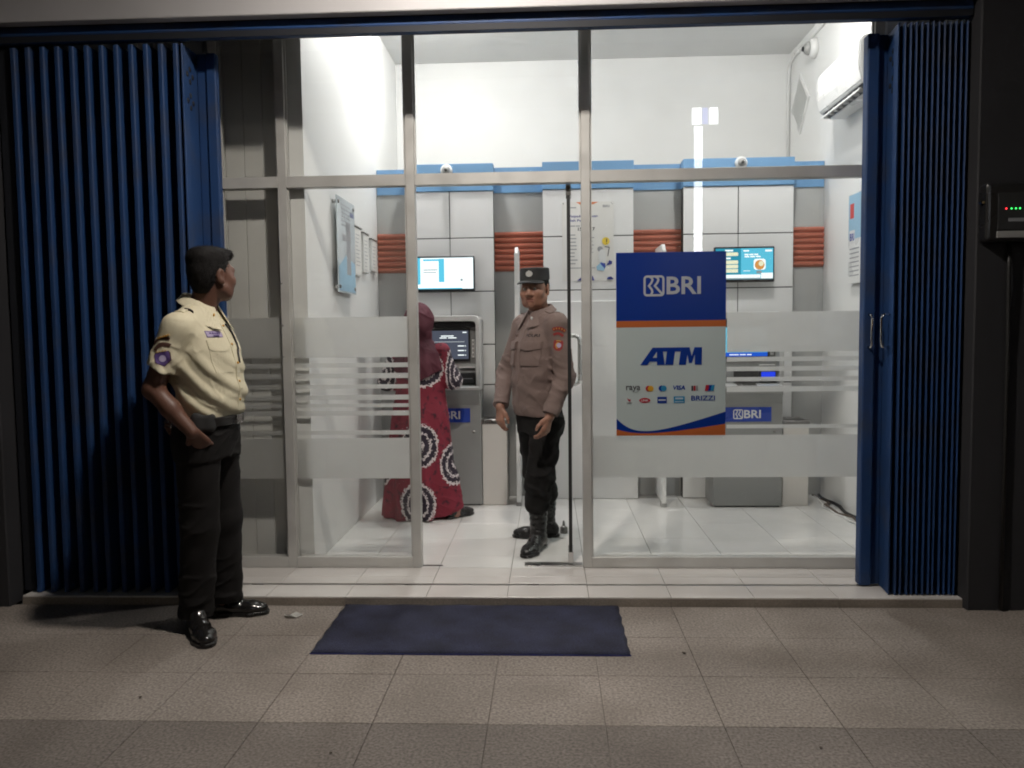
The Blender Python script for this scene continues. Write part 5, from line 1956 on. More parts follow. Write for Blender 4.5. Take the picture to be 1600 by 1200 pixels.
    def collar(X, Y, Z):
        dx, dy = X - B.x, Y - B.y
        c, s_ = math.cos(B.t), math.sin(B.t)
        xl, yl = c * dx + s_ * dy, -s_ * dx + c * dy - 0.006
        ztop = 1.506 + 0.42 * yl
        zz = Z - ztop
        r = 0.068 - zz * 0.72
        q = np.sqrt((xl / 1.05) ** 2 + yl ** 2)
        d = np.abs(q - r) - 0.0045
        front = np.clip(-yl / 0.07, 0, 1)
        h = 0.046 + 0.046 * front * np.clip(np.abs(xl) / 0.05, 0, 1)
        d = np.maximum(d, zz)
        d = np.maximum(d, -(zz + h))
        d = np.maximum(d, np.where(yl < 0, 0.014 + 0.45 * np.maximum(0, -zz - 0.0) - np.abs(xl), -1))
        return d * 0.8
    V.put(collar, (-1.85, -1.10, 1.36), (-1.30, -0.55, 1.60))
    co = link('collar', V.mesh('collar'), 'shirt_cream', sh)
    D = Decal(sh)
    side = B.d(1, 0, 0)
    fwd = B.d(0, 1, 0)      # looking from the front into the chest
    # placket, pocket flap, name tag
    chest = B(-0.088, -0.20, 1.315)
    D.put('name_tag', [(R4(0.092, 0.028), None, 'badge_purple'), (R4(0.087, 0.023), None, 'badge_lilac')] + [(R4(0.010, 0.006, -0.026 + 0.0125 * i, 0.004), None, 'badge_purple') for i in range(5)] + [(R4(0.034, 0.005, 0.0, -0.006), None, 'badge_purple')], B(-0.090, -0.2, 1.348), fwd)
    fl = [(-0.056, 0.024), (0.056, 0.024), (0.056, -0.016), (0.044, -0.024), (0.0, -0.027), (-0.044, -0.024), (-0.056, -0.016)]
    D.put('pocket_flap', [(fl, None, 'shirt_cream')], B(-0.088, -0.2, 1.298), fwd, lift=0.005)
    D.put('pocket', [(R4(0.108, 0.115), None, 'shirt_cream')], B(-0.088, -0.2, 1.235), fwd, lift=0.0022)
    D.put('placket', [(R4(0.030, 0.40), None, 'shirt_cream')], B(0.002, -0.2, 1.205), fwd, lift=0.003)
    for i in range(5):
        p, nrm = D.hit(B(0.0, -0.3, 1.385 - 0.083 * i), fwd)
        if p is not None:
            sphere('button', np.array(p) - fwd * 0.0045, (0.0055, 0.0055, 0.0055), 'badge_gold', sh, seg=10)
    # whistle cord on the far side of the placket
    pts = []
    for i in range(9):
        p, nrm = D.hit(B(0.030 + 0.022 * math.sin(i * 0.5), -0.3, 1.395 - 0.022 * i), fwd)
        if p is not None:
            pts.append(np.array(p) - fwd * 0.006)
    if len(pts) > 2:
        tube('whistle_cord', pts, 0.0045, 'belt_black', sh, sides=8)
    # right sleeve: arm facing badges; the sleeve's outside looks to the person's right
    mid = shR + (elR - shR) * 0.34
    vd = B.d(0.94, 0.10, 0) - 0.0
    a1, p1 = arc2(0.052, 0.066, R(48), R(132), 0, -0.010)
    a2, p2 = arc2(0.036, 0.053, R(40), R(140), 0, -0.022)
    shield = [(-0.030, 0.014), (-0.026, 0.024), (0.026, 0.024), (0.030, 0.014), (0.027, -0.014), (0.0, -0.034), (-0.027, -0.014)]
    D.put('sleeve_badge', [(a1, p1, 'badge_brown'), (a2, p2, 'badge_brown')], mid + np.array((0, 0, -0.005)), vd, rot=R(-16))
    D.put('sleeve_badge', [([(x * 1.12, y * 1.1) for x, y in shield], None, 'badge_brown'), (shield, None, 'badge_purple'), (disc2(0.014, 0, -0.002), None, 'badge_lilac')] + [(R4(0.008, 0.004, -0.018 + 0.012 * i, 0.029), None, 'badge_gold') for i in range(4)], mid + np.array((0, 0, -0.040)), vd, rot=R(-10))
    D.put('sleeve_title', [(word2('SATPAM', 0.050, 0.008), None, 'badge_gold')] if False else [(R4(0.007, 0.006, -0.026 + 0.0105 * i, 0.0), None, 'badge_gold') for i in range(6)], mid + np.array((0, 0, 0.050)), vd, rot=R(-14), lift=0.0042)
    a3, p3 = arc2(0.0655, 0.0685, R(50), R(130), 0, -0.010)
    ep = B(-0.13, 0.02, 1.455)
    D.put('shoulder_strap', [(R4(0.095, 0.040), None, 'shirt_cream')], B(-0.128, 0.015, 1.48), (0, 0, -1), up=B.d(0, -1, 0), lift=0.005)
    D.put('strap_bar', [(R4(0.004, 0.040), None, 'badge_black')], B(-0.135, -0.008, 1.48), (0, 0, -1), up=B.d(0, -1, 0), lift=0.0085)
    D2 = Decal(co)
    p, nrm = D2.hit(B(-0.055, -0.3, 1.432), fwd)
    if p is None:
        p = B(-0.055, -0.085, 1.432)
    sphere('collar_pin', np.array(p) - fwd * 0.002, (0.008, 0.003, 0.008), 'badge_gold', co, B.M, seg=10)
    # sleeve hems
    # trousers
    V = Vol((-1.95, -1.20, 0.05), (-1.20, -0.40, 1.02), 0.005)
    V.loft([(0.80, 0, 0.005, 0.165, 0.118), (0.88, 0, 0.006, 0.172, 0.130), (0.94, 0, 0.0, 0.170, 0.130), (0.985, 0, -0.012, 0.166, 0.126)], B.loft())
    aR, aL = np.array((-1.622, -0.855, 0.085)), np.array((-1.555, -0.672, 0.085))
    for hp, an, kn in ((B(-0.088, 0.0, 0.86), aR, None), (B(0.088, 0.0, 0.86), aL, None)):
        kn = (hp + an) / 2 + B.d(0, -0.014, 0)
        kn[2] = 0.48
        V.chain([hp, kn, an], [0.098, 0.080, 0.074], k=0.03)
    V.cut((0, 0, 0.075), (0, 0, -1))
    V.warp(waves(8, 6, 40, 0.003))
    V.warp(creases(81, 38, 0.006))
    V.warp(lambda X, Y, Z: -0.005 * np.maximum(0, np.sin(62 * Z + 14 * X + 3 * np.sin(11 * Y))) * np.clip((0.26 - Z) / 0.12, 0, 1))
    tr = link('trousers', V.mesh('trousers'), 'trouser_black', o)
    DT = Decal(tr)
    # belt with buckle and pouch
    V = Vol((-1.95, -1.15, 0.93), (-1.20, -0.45, 1.02), 0.004)
    V.loft([(0.945, 0, -0.008, 0.178, 0.138), (0.985, 0, -0.014, 0.179, 0.140)], B.loft())
    V.warp(waves(2, 3, 20, 0.001))
    bl = link('belt', V.mesh('belt'), 'belt_black', o)
    bp = B(0.0, -0.152, 0.965)
    bm = bmesh.new()
    bmesh.ops.create_cube(bm, size=1.0)
    for v in bm.verts:
        v.co = Vector(bp + B.d(v.co.x * 0.052, v.co.y * 0.012, v.co.z * 0.040))
    link('buckle', to_mesh(bm, 'buckle'), 'steel', bl)
    V = Vol(B(-0.15, -0.11, 0.96) - 0.14, B(-0.15, -0.11, 0.96) + 0.14, 0.005)
    for z0, z1 in ((0.925, 1.005),):
        V.cone(B(-0.166, -0.045, z0 + 0.022), B(-0.166, -0.045, z1 - 0.022), 0.030, 0.030, k=0.01, flat=(B.d(1, 0.4, 0), 0.6))
        V.cone(B(-0.142, -0.088, z0 + 0.022), B(-0.142, -0.088, z1 - 0.022), 0.028, 0.028, k=0.02, flat=(B.d(1, 0.9, 0), 0.6))
    link('belt_pouch', V.mesh('belt_pouch'), 'cap_black', bl)
    # shoes
    shoe('shoe', (-1.640, -0.835, 0), (-1.475, -1.075, 0), o, 'leather_black', s=1.02)
    shoe('shoe', (-1.650, -0.668, 0), (-1.365, -0.640, 0), o, 'leather_black', s=1.02)
    return o


build_guard()


# ------------------------------------------------------------------ policeman in the doorway
def build_police():
    g = ZF
    B = Frame(-0.062, 0.44, R(-56))
    hc = B(0.0, -0.022, 1.555 + g - 0.002)
    H = Frame(hc[0], hc[1], R(-19), hc[2], rotz(R(-19)) @ rotx(R(5)))
    shL, elL, wrL = B(0.180, 0.01, 1.335 + g), np.array((0.092, 0.265, 1.080)), np.array((0.000, 0.190, 0.855))
    shR, elR, wrR = B(-0.180, 0.01, 1.335 + g), np.array((-0.268, 0.640, 1.085)), np.array((-0.298, 0.480, 0.885))
    V = Vol((-0.50, 0.0, 0.0), (0.36, 0.95, 1.80), 0.0046)
    V.loft([(0.84, 0, 0.0, 0.12, 0.10), (1.05, 0, -0.01, 0.135, 0.105), (1.25, 0, 0.0, 0.14, 0.095), (1.36, 0, 0.01, 0.13, 0.075), (1.44, 0, 0.012, 0.06, 0.05)], B.loft())
    aL, aR = np.array((-0.075, 0.375, 0.12 + g)), np.array((-0.022, 0.645, 0.12 + g))
    for hp, an in ((B(0.085, 0, 0.86), aL), (B(-0.085, 0, 0.86), aR)):
        kn = (hp + an) / 2 + B.d(0, -0.012, 0)
        V.chain([hp, kn, an, an - np.array((0, 0, 0.04))], [0.075, 0.050, 0.028, 0.022], k=0.03)
    V.cone(B(0, 0.012, 1.39 + g), H(0, 0.02, -0.05), 0.060, 0.058, k=0.03)
    build_head(V, H, 0.985, 1.10)
    V.chain([shL, elL, wrL], [0.046, 0.040, 0.028], k=0.03)
    V.chain([shR, elR, wrR], [0.046, 0.040, 0.028], k=0.03)
    hand(V, wrL, hand_axes((-0.035, -0.03, -0.12), (-0.75, 0.45, 0.0)), 0.98, 0.36, 1)
    hand(V, wrR, hand_axes((-0.005, -0.025, -0.12), (0.6, 0.5, 0.0)), 0.98, 0.34, -1)
    o = tagged_person(V.mesh('person'), 'skin_police', 'policeman in a brown uniform jacket and black cap standing in the open doorway', (-0.085, 0.44, g))
    eyes(H, 0.985, o)
    # lips
    V = Vol(H(0, -0.09, -0.068) - 0.05, H(0, -0.09, -0.068) + 0.05, 0.003)
    V.cone(H(-0.020, -0.0885, -0.0610), H(0.020, -0.0885, -0.0610), 0.0068, 0.0068, k=0.0, flat=(H.d(0, 0, 1), 0.7))
    V.cone(H(-0.016, -0.0885, -0.0735), H(0.016, -0.0885, -0.0735), 0.0078, 0.0078, k=0.0, flat=(H.d(0, 0, 1), 0.8))
    link('lips', V.mesh('lips'), 'lip', o)
    # short hair under the cap
    V = Vol(np.array(hc) - 0.19, np.array(hc) + 0.19, 0.0045)
    V.ell(H(0, 0.016, 0.028), (0.079, 0.097, 0.090), H.M)
    V.ell(H(0, 0.055, -0.015), (0.064, 0.048, 0.060), H.M, k=0.03)

    def hair_cut(X, Y, Z):
        dx, dy, dz = X - hc[0], Y - hc[1], Z - hc[2]
        Mi = H.M.T
        yl = Mi[1, 0] * dx + Mi[1, 1] * dy + Mi[1, 2] * dz
        zl = Mi[2, 0] * dx + Mi[2, 1] * dy + Mi[2, 2] * dz
        hl = np.interp(yl, [-0.12, -0.055, -0.035, -0.012, 0.003, 0.026, 0.040, 0.12], [0.068, 0.055, 0.030, -0.006, 0.015, 0.012, -0.060, -0.07])
        return hl - zl
    s, Pg = V._reg(V.lo, [a[-1] for a in V.ax])
    V.F[s] = np.maximum(V.F[s], hair_cut(*Pg) * 0.7)
    V.warp(waves(15, 8, 260, 0.0015))
    link('hair', strands(V.mesh('hair', 0), hc, 2500, 0.006, H.d(0, 0.1, -1), 4), 'hair_black', o)
    # cap: crown, peak, emblem
    V = Vol(np.array(hc) + np.array((-0.22, -0.24, -0.02)), np.array(hc) + np.array((0.22, 0.22, 0.20)), 0.0042)

    def crown(X, Y, Z):
        dx, dy, dz = X - hc[0], Y - hc[1], Z - hc[2]
        Mi = H.M.T
        xl = Mi[0, 0] * dx + Mi[0, 1] * dy + Mi[0, 2] * dz
        yl = Mi[1, 0] * dx + Mi[1, 1] * dy + Mi[1, 2] * dz - 0.012
        zl = Mi[2, 0] * dx + Mi[2, 1] * dy + Mi[2, 2] * dz
        t = np.clip((zl - 0.035) / 0.085, 0, 1)
        rx, ry = 0.085 + 0.000 * t, 0.105 - 0.004 * t
        q = (np.sqrt((xl / rx) ** 2 + (yl / ry) ** 2) - 1) * 0.085
        ztop = 0.122 - 0.06 * (yl + 0.0) - 0.5 * (xl ** 2 + yl ** 2)
        a = np.maximum(q, np.maximum(zl - ztop, 0.044 + 0.05 * yl * 0 - zl))
        return a
    V.put(crown, np.array(hc) - 0.13, np.array(hc) + 0.16, 0)
    V.warp(waves(4, 4, 40, 0.0016))
    cp = link('cap', V.mesh('cap', 3), 'cap_black', o)
    V = Vol(np.array(hc) + np.array((-0.24, -0.26, -0.04)), np.array(hc) + np.array((0.22, 0.22, 0.12)), 0.004)

    def peak(X, Y, Z):
        dx, dy, dz = X - hc[0], Y - hc[1], Z - hc[2]
        Mi = H.M.T
        xl = Mi[0, 0] * dx + Mi[0, 1] * dy + Mi[0, 2] * dz
        yl = Mi[1, 0] * dx + Mi[1, 1] * dy + Mi[1, 2] * dz
        zl = Mi[2, 0] * dx + Mi[2, 1] * dy + Mi[2, 2] * dz
        z0 = 0.049 + 0.22 * (yl + 0.085) - 3.0 * xl ** 2
        q = (np.sqrt((xl / 0.084) ** 2 + ((yl + 0.062) / 0.076) ** 2) - 1) * 0.08
        d = np.maximum(q, np.abs(zl - z0) - 0.0042)
        return np.maximum(d, yl + 0.055)
    V.put(peak, np.array(hc) - 0.17, np.array(hc) + 0.12, 0)
    link('cap_peak', V.mesh('cap_peak'), 'cap_black', cp)
    DC = Decal(cp)
    star = []
    for i in range(20):
        a = 2 * math.pi * i / 20
        r = 0.0185 * (1.0 if i % 2 else 0.88)
        star.append((r * 1.2 * math.cos(a), r * math.sin(a) - 0.001))
    DC.put('cap_emblem', [(star, None, 'badge_silver'), (disc2(0.005, 0, 0.014), None, 'badge_silver')], H(0, -0.16, 0.088), H.d(0, 1, 0), up=H.d(0, 0, 1), lift=0.003)
    # jacket, worn outside the trousers
    V = Vol((-0.50, 0.0, 0.78), (0.36, 0.95, 1.56), 0.0048)
    rows = [(0.845, 0, -0.010, 0.158, 0.128), (0.93, 0, -0.016, 0.157, 0.131), (1.05, 0, -0.020, 0.159, 0.133), (1.17, 0, -0.016, 0.165, 0.130), (1.27, 0, -0.008, 0.170, 0.121), (1.34, 0, 0.0, 0.162, 0.105), (1.39, 0, 0.008, 0.140, 0.088), (1.43, 0, 0.012, 0.098, 0.074), (1.462, 0, 0.012, 0.066, 0.064)]
    V.loft(rows, B.loft())
    for sh_, el, wr, sd in ((shL, elL, wrL, 1), (shR, elR, wrR, -1)):
        V.cone(B(sd * 0.075, 0.012, 1.405), sh_, 0.050, 0.060, k=0.045)
        e = wr + (el - wr) * 0.06
        V.cone(sh_, el, 0.063, 0.056, k=0.03)
        V.cone(el, e, 0.056, 0.045, k=0.025)
        n = (wr - el) / np.linalg.norm(wr - el)
        V.cut(e, n, e + n * 0.04 - 0.055, e + n * 0.04 + 0.055)

    def folds(X, Y, Z):
        dx, dy = X - B.x, Y - B.y
        c, s_ = math.cos(B.t), math.sin(B.t)
        xl, yl = c * dx + s_ * dy, -s_ * dx + c * dy
        w = np.clip((1.16 - Z) / 0.12, 0, 1)
        a = np.sin(48 * (Z * 0.95 + 0.25 * xl) + 1.8 * np.sin(10 * xl + 5 * Z))
        return -np.maximum(a, -0.3) * 0.0042 * w
    V.warp(folds)
    for sh_, el, wr in ((shL, elL, wrL), (shR, elR, wrR)):
        V.warp(lambda X, Y, Z: -0.0035 * np.maximum(0, np.sin(95 * (Z + 0.25 * X - 0.2 * Y) + 2 * np.sin(20 * X))), el - 0.09, el + 0.10)
    V.warp(waves(13, 6, 45, 0.0016))
    V.warp(creases(61, 40, 0.0060))
    V.warp(creases(65, 85, 0.0032))
    sh = link('jacket', V.mesh('jacket'), 'shirt_brown', o)
    V = Vol(B(0, 0, 1.36) - 0.2, B(0, 0, 1.56) + 0.2, 0.004)

    def collar(X, Y, Z):
        dx, dy = X - B.x, Y - B.y
        c, s_ = math.cos(B.t), math.sin(B.t)
        xl, yl = c * dx + s_ * dy, -s_ * dx + c * dy - 0.008
        ztop = 1.482 + 0.35 * yl
        zz = Z - ztop
        r = 0.068 - zz * 0.72
        q = np.sqrt((xl / 1.05) ** 2 + yl ** 2)
        d = np.abs(q - r) - 0.0048
        front = np.clip(-yl / 0.07, 0, 1)
        h = 0.044 + 0.038 * front * np.clip(np.abs(xl) / 0.05, 0, 1)
        d = np.maximum(d, zz)
        d = np.maximum(d, -(zz + h))
        d = np.maximum(d, np.where(yl < 0, 0.016 + 0.35 * np.maximum(0, -zz) - np.abs(xl), -1))
        return d * 0.8
    V.put(collar, B(0, 0, 1.36) - 0.15, B(0, 0, 1.50) + 0.15)
    co = link('collar', V.mesh('collar'), 'shirt_brown', sh)
    D = Decal(sh)
    fwd = B.d(0, 1, 0)
    for sd in (1, -1):
        D.put('pocket', [(R4(0.118, 0.125), None, 'shirt_brown')], B(sd * 0.090, -0.2, 1.205), fwd, lift=0.009)
        fl = [(-0.062, 0.022), (0.062, 0.022), (0.062, -0.020), (0.0, -0.034), (-0.062, -0.020)]
        D.put('pocket_flap', [(fl, None, 'shirt_brown')], B(sd * 0.090, -0.2, 1.262), fwd, lift=0.017)
        D.put('shoulder_strap', [(R4(0.105, 0.042), None, 'shirt_brown')], B(sd * 0.128, 0.012, 1.46), (0, 0, -1), up=B.d(0, -1, 0), lift=0.006)
    D.put('chest_lettering', [(word2('POLRI', 0.090, 0.018, bold=0.02)[0], word2('POLRI', 0.090, 0.018, bold=0.02)[1], 'badge_black')], B(0.088, -0.2, 1.318), fwd, rot=R(0))
    D.put('name_tape', [(R4(0.075, 0.014), None, 'badge_brown')], B(-0.088, -0.2, 1.318), fwd)
    D.put('placket', [(R4(0.032, 0.50), None, 'shirt_brown')], B(0.0, -0.2, 1.115), fwd, lift=0.0035)
    p, nrm = Decal(co).hit(B(0.052, -0.3, 1.418), fwd)
    if p is None:
        p = B(0.052, -0.085, 1.418)
    sphere('collar_pin', np.array(p) - fwd * 0.003, (0.012, 0.004, 0.011), 'badge_silver', co, B.M, seg=10)
    mid = shL + (elL - shL) * 0.22
    vd = B.d(-0.80, 0.60, 0)
    a1, p1 = arc2(0.046, 0.066, R(50), R(130), 0, -0.012)
    a2, p2 = arc2(0.030, 0.044, R(42), R(138), 0, -0.022)
    shield = [(-0.028, 0.012), (-0.024, 0.024), (0.024, 0.024), (0.028, 0.012), (0.026, -0.022), (0.010, -0.036), (-0.012, -0.034), (-0.026, -0.020)]
    D.put('sleeve_badge', [(a1, p1, 'badge_red'), (a2, p2, 'badge_red')] + [(R4(0.006, 0.009, 0.056 * math.cos(R(122 - 16 * i)), -0.012 + 0.056 * math.sin(R(122 - 16 * i))), None, 'badge_gold') for i in range(5)], mid + np.array((0, 0, 0.0)), vd, rot=R(8), lift=0.0025)
    D.put('sleeve_badge', [(shield, None, 'badge_red'), (disc2(0.014, 0.004, -0.004), None, 'badge_lilac'), (arc2(0.015, 0.021, R(100), R(250), 0.004, -0.006)[0], arc2(0.015, 0.021, R(100), R(250), 0.004, -0.006)[1], 'badge_gold'), (arc2(0.024, 0.029, R(60), R(120), 0.0, -0.004)[0], arc2(0.024, 0.029, R(60), R(120), 0.0, -0.004)[1], 'badge_gold')], mid + np.array((0, 0, -0.048)), vd, rot=R(6), lift=0.0025)
    # cargo trousers bloused over the boots
    V = Vol((-0.45, 0.05, 0.20), (0.35, 0.95, 0.95), 0.005)
    V.loft([(0.74, 0, 0.005, 0.150, 0.120), (0.82, 0, 0.006, 0.156, 0.128), (0.90, 0, 0.0, 0.155, 0.126)], B.loft())
    for hp, an, sd in ((B(0.080, 0.0, 0.80), aL, 1), (B(-0.080, 0.0, 0.80), aR, -1)):
        kn = (hp + an) / 2 + B.d(0, -0.016, 0)
        lowp = an + np.array((0, 0, 0.155))
        V.chain([hp, kn, lowp], [0.094, 0.082, 0.074], k=0.03)
        pk = hp * 0.45 + kn * 0.55 + B.d(sd * 0.078, 0.0, 0.05)
        V.cone(pk + np.array((0, 0, 0.07)), pk - np.array((0, 0, 0.06)), 0.060, 0.060, k=0.012, flat=(B.d(1, 0, 0), 0.42))
    V.cut((0, 0, 0.262), (0, 0, -1))
    V.warp(waves(18, 6, 34, 0.004))
    V.warp(creases(84, 38, 0.008))
    V.warp(lambda X, Y, Z: -0.007 * np.maximum(0, np.sin(48 * Z + 12 * X - 8 * Y + 2 * np.sin(14 * X))) * np.clip((0.62 - Z) / 0.2, 0, 1))
    link('trousers', V.mesh('trousers'), 'trouser_black', o)
    shoe('boot', (-0.045, 0.435, g), (-0.150, 0.150, g), o, 'boot_black', boot=0.16, s=1.05, ground=g, ankle=(-0.072, 0.372, 0.30))
    shoe('boot', (0.055, 0.652, g), (-0.235, 0.640, g), o, 'boot_black', boot=0.16, s=1.05, ground=g, ankle=(-0.018, 0.647, 0.30))
    return o


build_police()


# ------------------------------------------------------------------ woman at the cash machine
def dress_material():
    m, nt, out = new_mat('dress_print')
    b = N(nt, 'ShaderNodeBsdfPrincipled')
    b.inputs['Roughness'].default_value = 0.75
    nt.links.new(b.outputs[0], out.inputs[0])
    pos = N(nt, 'ShaderNodeNewGeometry').outputs['Position']
    nz = N(nt, 'ShaderNodeTexNoise')
    nz.inputs['Scale'].default_value = 26
    nz.inputs['Detail'].default_value = 3
    nt.links.new(pos, nz.inputs['Vector'])
    jag = N(nt, 'ShaderNodeTexNoise')
    jag.inputs['Scale'].default_value = 75
    jag.inputs['Detail'].default_value = 1
    nt.links.new(pos, jag.inputs['Vector'])
    cur = None
    # tie-dyed rosettes on the back: centre x, z, radius in x and z
    for cx, cz, rx, rz in ((-0.893, 0.565, 0.130, 0.155), (-0.905, 0.165, 0.120, 0.150), (-0.650, 0.430, 0.105, 0.145), (-0.640, 1.065, 0.075, 0.200),
                           (-1.150, 1.060, 0.085, 0.160), (-0.865, 1.095, 0.135, 0.130), (-1.20, 0.40, 0.10, 0.14), (-0.640, 0.86, 0.075, 0.11)):
        sb = N(nt, 'ShaderNodeVectorMath', operation='SUBTRACT')
        nt.links.new(pos, sb.inputs[0])
        sb.inputs[1].default_value = (cx, 0, cz)
        ml = N(nt, 'ShaderNodeVectorMath', operation='MULTIPLY')
        nt.links.new(sb.outputs[0], ml.inputs[0])
        ml.inputs[1].default_value = (1 / rx, 0, 1 / rz)
        ln = N(nt, 'ShaderNodeVectorMath', operation='LENGTH')
        nt.links.new(ml.outputs[0], ln.inputs[0])
        if cur is None:
            cur = ln.outputs['Value']
        else:
            mn = N(nt, 'ShaderNodeMath', operation='MINIMUM')
            nt.links.new(cur, mn.inputs[0])
            nt.links.new(ln.outputs['Value'], mn.inputs[1])
            cur = mn.outputs[0]
    # ragged edge
    mr = N(nt, 'ShaderNodeMapRange')
    mr.inputs[1].default_value = 0.3
    mr.inputs[2].default_value = 0.7
    mr.inputs[3].default_value = -0.075
    mr.inputs[4].default_value = 0.075
    nt.links.new(jag.outputs[0], mr.inputs[0])
    ad = N(nt, 'ShaderNodeMath', operation='ADD')
    nt.links.new(cur, ad.inputs[0])
    nt.links.new(mr.outputs[0], ad.inputs[1])
    ramp = N(nt, 'ShaderNodeValToRGB')
    ramp.color_ramp.interpolation = 'LINEAR'
    cr = ramp.color_ramp
    wht, blk = (0.62, 0.56, 0.56, 1), (0.018, 0.010, 0.022, 1)
    stops = [(0.0, blk), (0.17, blk), (0.20, wht), (0.25, wht), (0.29, blk), (0.53, blk), (0.57, wht), (0.62, wht), (0.66, blk), (0.87, blk), (0.905, wht), (0.985, wht)]
    while len(cr.elements) > 1:
        cr.elements.remove(cr.elements[-1])
    cr.elements[0].position, cr.elements[0].color = stops[0]
    for p, c in stops[1:]:
        e = cr.elements.new(p)
        e.color = c
    nt.links.new(ad.outputs[0], ramp.inputs[0])
    # red ground with dark crackle
    rr = N(nt, 'ShaderNodeValToRGB')
    rr.color_ramp.elements[0].position = 0.30
    rr.color_ramp.elements[0].color = (0.045, 0.006, 0.014, 1)
    rr.color_ramp.elements[1].position = 0.46
    rr.color_ramp.elements[1].color = (0.18, 0.010, 0.027, 1)
    nt.links.new(nz.outputs[0], rr.inputs[0])
    gt = N(nt, 'ShaderNodeMath', operation='GREATER_THAN')
    gt.inputs[1].default_value = 1.0
    nt.links.new(ad.outputs[0], gt.inputs[0])
    mx = N(nt, 'ShaderNodeMix', data_type='RGBA')
    nt.links.new(gt.outputs[0], mx.inputs[0])
    nt.links.new(ramp.outputs[0], mx.inputs[6])
    nt.links.new(rr.outputs[0], mx.inputs[7])
    nt.links.new(mx.outputs[2], b.inputs['Base Color'])
    return m


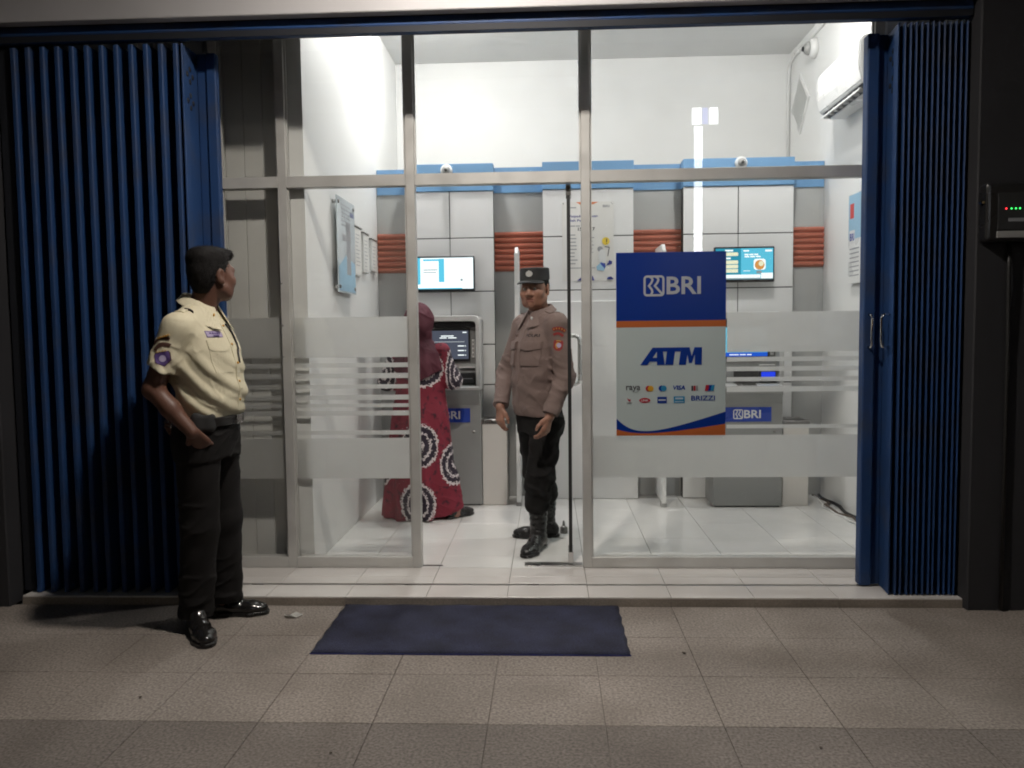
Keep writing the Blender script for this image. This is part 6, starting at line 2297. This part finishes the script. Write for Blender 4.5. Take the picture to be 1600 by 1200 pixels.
def build_woman():
    g = ZF
    dress_material()
    B = Frame(-0.905, 1.235, R(176))
    hc = B(0.0, -0.02, 1.37 + g)
    H = Frame(hc[0], hc[1], R(172), hc[2], rotz(R(172)) @ rotx(R(14)))
    # facing the machine: her right is towards +x of the picture
    shR, elR, wrR = B(-0.155, 0.0, 1.205), B(-0.235, 0.0, 1.005), B(-0.165, -0.18, 1.03)
    shL, elL, wrL = B(0.155, 0.0, 1.205), B(0.235, 0.01, 1.00), B(0.14, -0.17, 0.98)
    V = Vol((-1.40, 0.85, 0.0), (-0.45, 1.60, 1.62), 0.005)
    V.loft([(0.70, 0, 0, 0.13, 0.10), (0.9, 0, 0, 0.12, 0.095), (1.1, 0, 0, 0.125, 0.09), (1.2, 0, 0.0, 0.12, 0.07), (1.27, 0, 0.0, 0.05, 0.045)], B.loft())
    aR, aL = np.array((-0.665, 1.17, 0.10)), np.array((-0.98, 1.30, 0.10))
    for hp, an in ((B(-0.08, 0, 0.74), aR), (B(0.08, 0, 0.74), aL)):
        kn = (hp + an) / 2 + B.d(0, -0.02, 0)
        V.chain([hp, kn, an, an - np.array((0, 0, 0.025))], [0.075, 0.05, 0.034, 0.032], k=0.03)
    for an, dr in ((aR, np.array((0.6, 0.75, 0))), (aL, np.array((-0.1, 1, 0)))):
        dr = dr / np.linalg.norm(dr)
        V.cone(an - dr * 0.02 + np.array((0, 0, -0.035)), an + dr * 0.13 + np.array((0, 0, -0.035)), 0.028, 0.022, k=0.02)
    V.cone(B(0, 0.0, 1.22), H(0, 0.02, -0.05), 0.05, 0.048, k=0.03)
    build_head(V, H, 0.92)
    V.chain([shR, elR, wrR], [0.042, 0.036, 0.025], k=0.03)
    V.chain([shL, elL, wrL], [0.042, 0.036, 0.025], k=0.03)
    hand(V, wrR, hand_axes(B.d(0.25, -1, 0.05), (0, 0, -1)), 0.9, 0.3, 1)
    hand(V, wrL, hand_axes(B.d(-0.25, -1, 0.05), (0, 0, -1)), 0.9, 0.3, -1)
    o = tagged_person(V.mesh('person'), 'skin_woman', 'woman in a maroon headscarf and long red patterned dress using the cash machine', (-0.905, 1.235, g))
    # dress: bodice, flared skirt with folds, sleeves
    V = Vol((-1.36, 0.85, 0.02), (-0.45, 1.62, 1.30), 0.0052)
    rg = np.random.RandomState(4)

    def fold(u, v, Z):
        a = np.arctan2(v, u)
        w = np.clip((0.95 - Z) / 0.85, 0, 1)
        return w * (0.065 * np.sin(7 * a + 1.2 * np.sin(3 * Z)) + 0.045 * np.sin(12 * a + 2.0 + 2 * Z) + 0.022 * np.sin(19 * a + 5 * Z))
    V.loft([(0.050, 0.010, 0.0, 0.262, 0.205), (0.20, 0.008, 0.0, 0.255, 0.198), (0.40, 0.006, 0.0, 0.238, 0.183), (0.60, 0.004, 0.0, 0.220, 0.168), (0.78, 0, 0.0, 0.200, 0.150), (0.92, 0, 0.0, 0.176, 0.130), (1.05, 0, 0.0, 0.165, 0.122), (1.15, 0, 0.0, 0.165, 0.112), (1.22, 0, 0.0, 0.130, 0.085), (1.265, 0, 0.0, 0.06, 0.055)], B.loft(), ex=2.0, fold=fold)
    for sh_, el, wr, sd in ((shR, elR, wrR, -1), (shL, elL, wrL, 1)):
        V.cone(B(sd * 0.06, 0, 1.215), sh_, 0.045, 0.056, k=0.04)
        V.cone(sh_, el, 0.058, 0.060, k=0.03)
        e = wr + (el - wr) * 0.12
        V.cone(el, e, 0.060, 0.066, k=0.03)
        n = (wr - el) / np.linalg.norm(wr - el)
        V.cut(e, n, e + n * 0.05 - 0.075, e + n * 0.05 + 0.075)
    # skirt swings a little to the right foot
    V.cone((-0.74, 1.20, 0.30), (-0.70, 1.19, 0.115), 0.10, 0.085, k=0.06)
    V.cut((-0.905, 1.2, 0.056), (0.06, 0, -1))
    V.cut((-0.70, 1.2, 0.080), (0.38, 0, -1))
    V.warp(waves(23, 6, 38, 0.0024))
    V.warp(creases(98, 40, 0.006))
    link('dress', V.mesh('dress'), 'dress_print', o)
    # headscarf: hood and cape
    V = Vol((-1.28, 0.85, 0.90), (-0.52, 1.60, 1.62), 0.005)
    V.ell(H(0, 0.022, 0.020), (0.098, 0.116, 0.112), H.M)
    V.ell(H(0, 0.030, -0.050), (0.088, 0.100, 0.090), H.M, k=0.05)
    V.ell(H(0, -0.085, -0.010), (0.055, 0.06, 0.078), H.M, k=0.02, sub=True)

    def fold2(u, v, Z):
        a = np.arctan2(v, u)
        w = np.clip((1.22 - Z) / 0.2, 0, 1)
        return w * (0.055 * np.sin(6 * a + 1.0 + 6 * Z) + 0.035 * np.sin(11 * a + 3 * Z))
    V.loft([(0.985, 0, 0.012, 0.172, 0.142), (1.05, 0, 0.012, 0.178, 0.142), (1.13, 0, 0.012, 0.182, 0.135), (1.20, 0, 0.010, 0.168, 0.120), (1.255, 0, 0.008, 0.120, 0.100), (1.29, 0, 0.006, 0.090, 0.090), (1.33, 0, 0.0, 0.086, 0.094)], B.loft(), k=0.03, ex=2.0, fold=fold2)
    # hem rises towards the sides, lowest at the middle of the back
    V.cut(B(0, 0.12, 0.990), B.d(-0.55, 0, -1))
    V.cut(B(0, 0.12, 0.990), B.d(0.55, 0, -1))
    V.warp(waves(33, 6, 40, 0.002))
    V.warp(creases(91, 34, 0.009, 0.4, (0.5, 0.2, 0.9)))
    V.warp(creases(95, 70, 0.004, 0.4, (0.6, 0.3, 0.6)))
    link('headscarf', V.mesh('headscarf'), 'hijab_maroon', o)
    for an, dr in ((aR, np.array((0.62, 0.72, 0))), (aL, np.array((-0.1, 1, 0)))):
        dr = dr / np.linalg.norm(dr)
        a = an.copy()
        a[2] = g
        hl, te = a - dr * 0.075, a + dr * 0.170
        sd = shoe('shoe', tuple(hl), tuple(te), o, 'boot_black', s=0.86, ground=g)
    return o


build_woman()
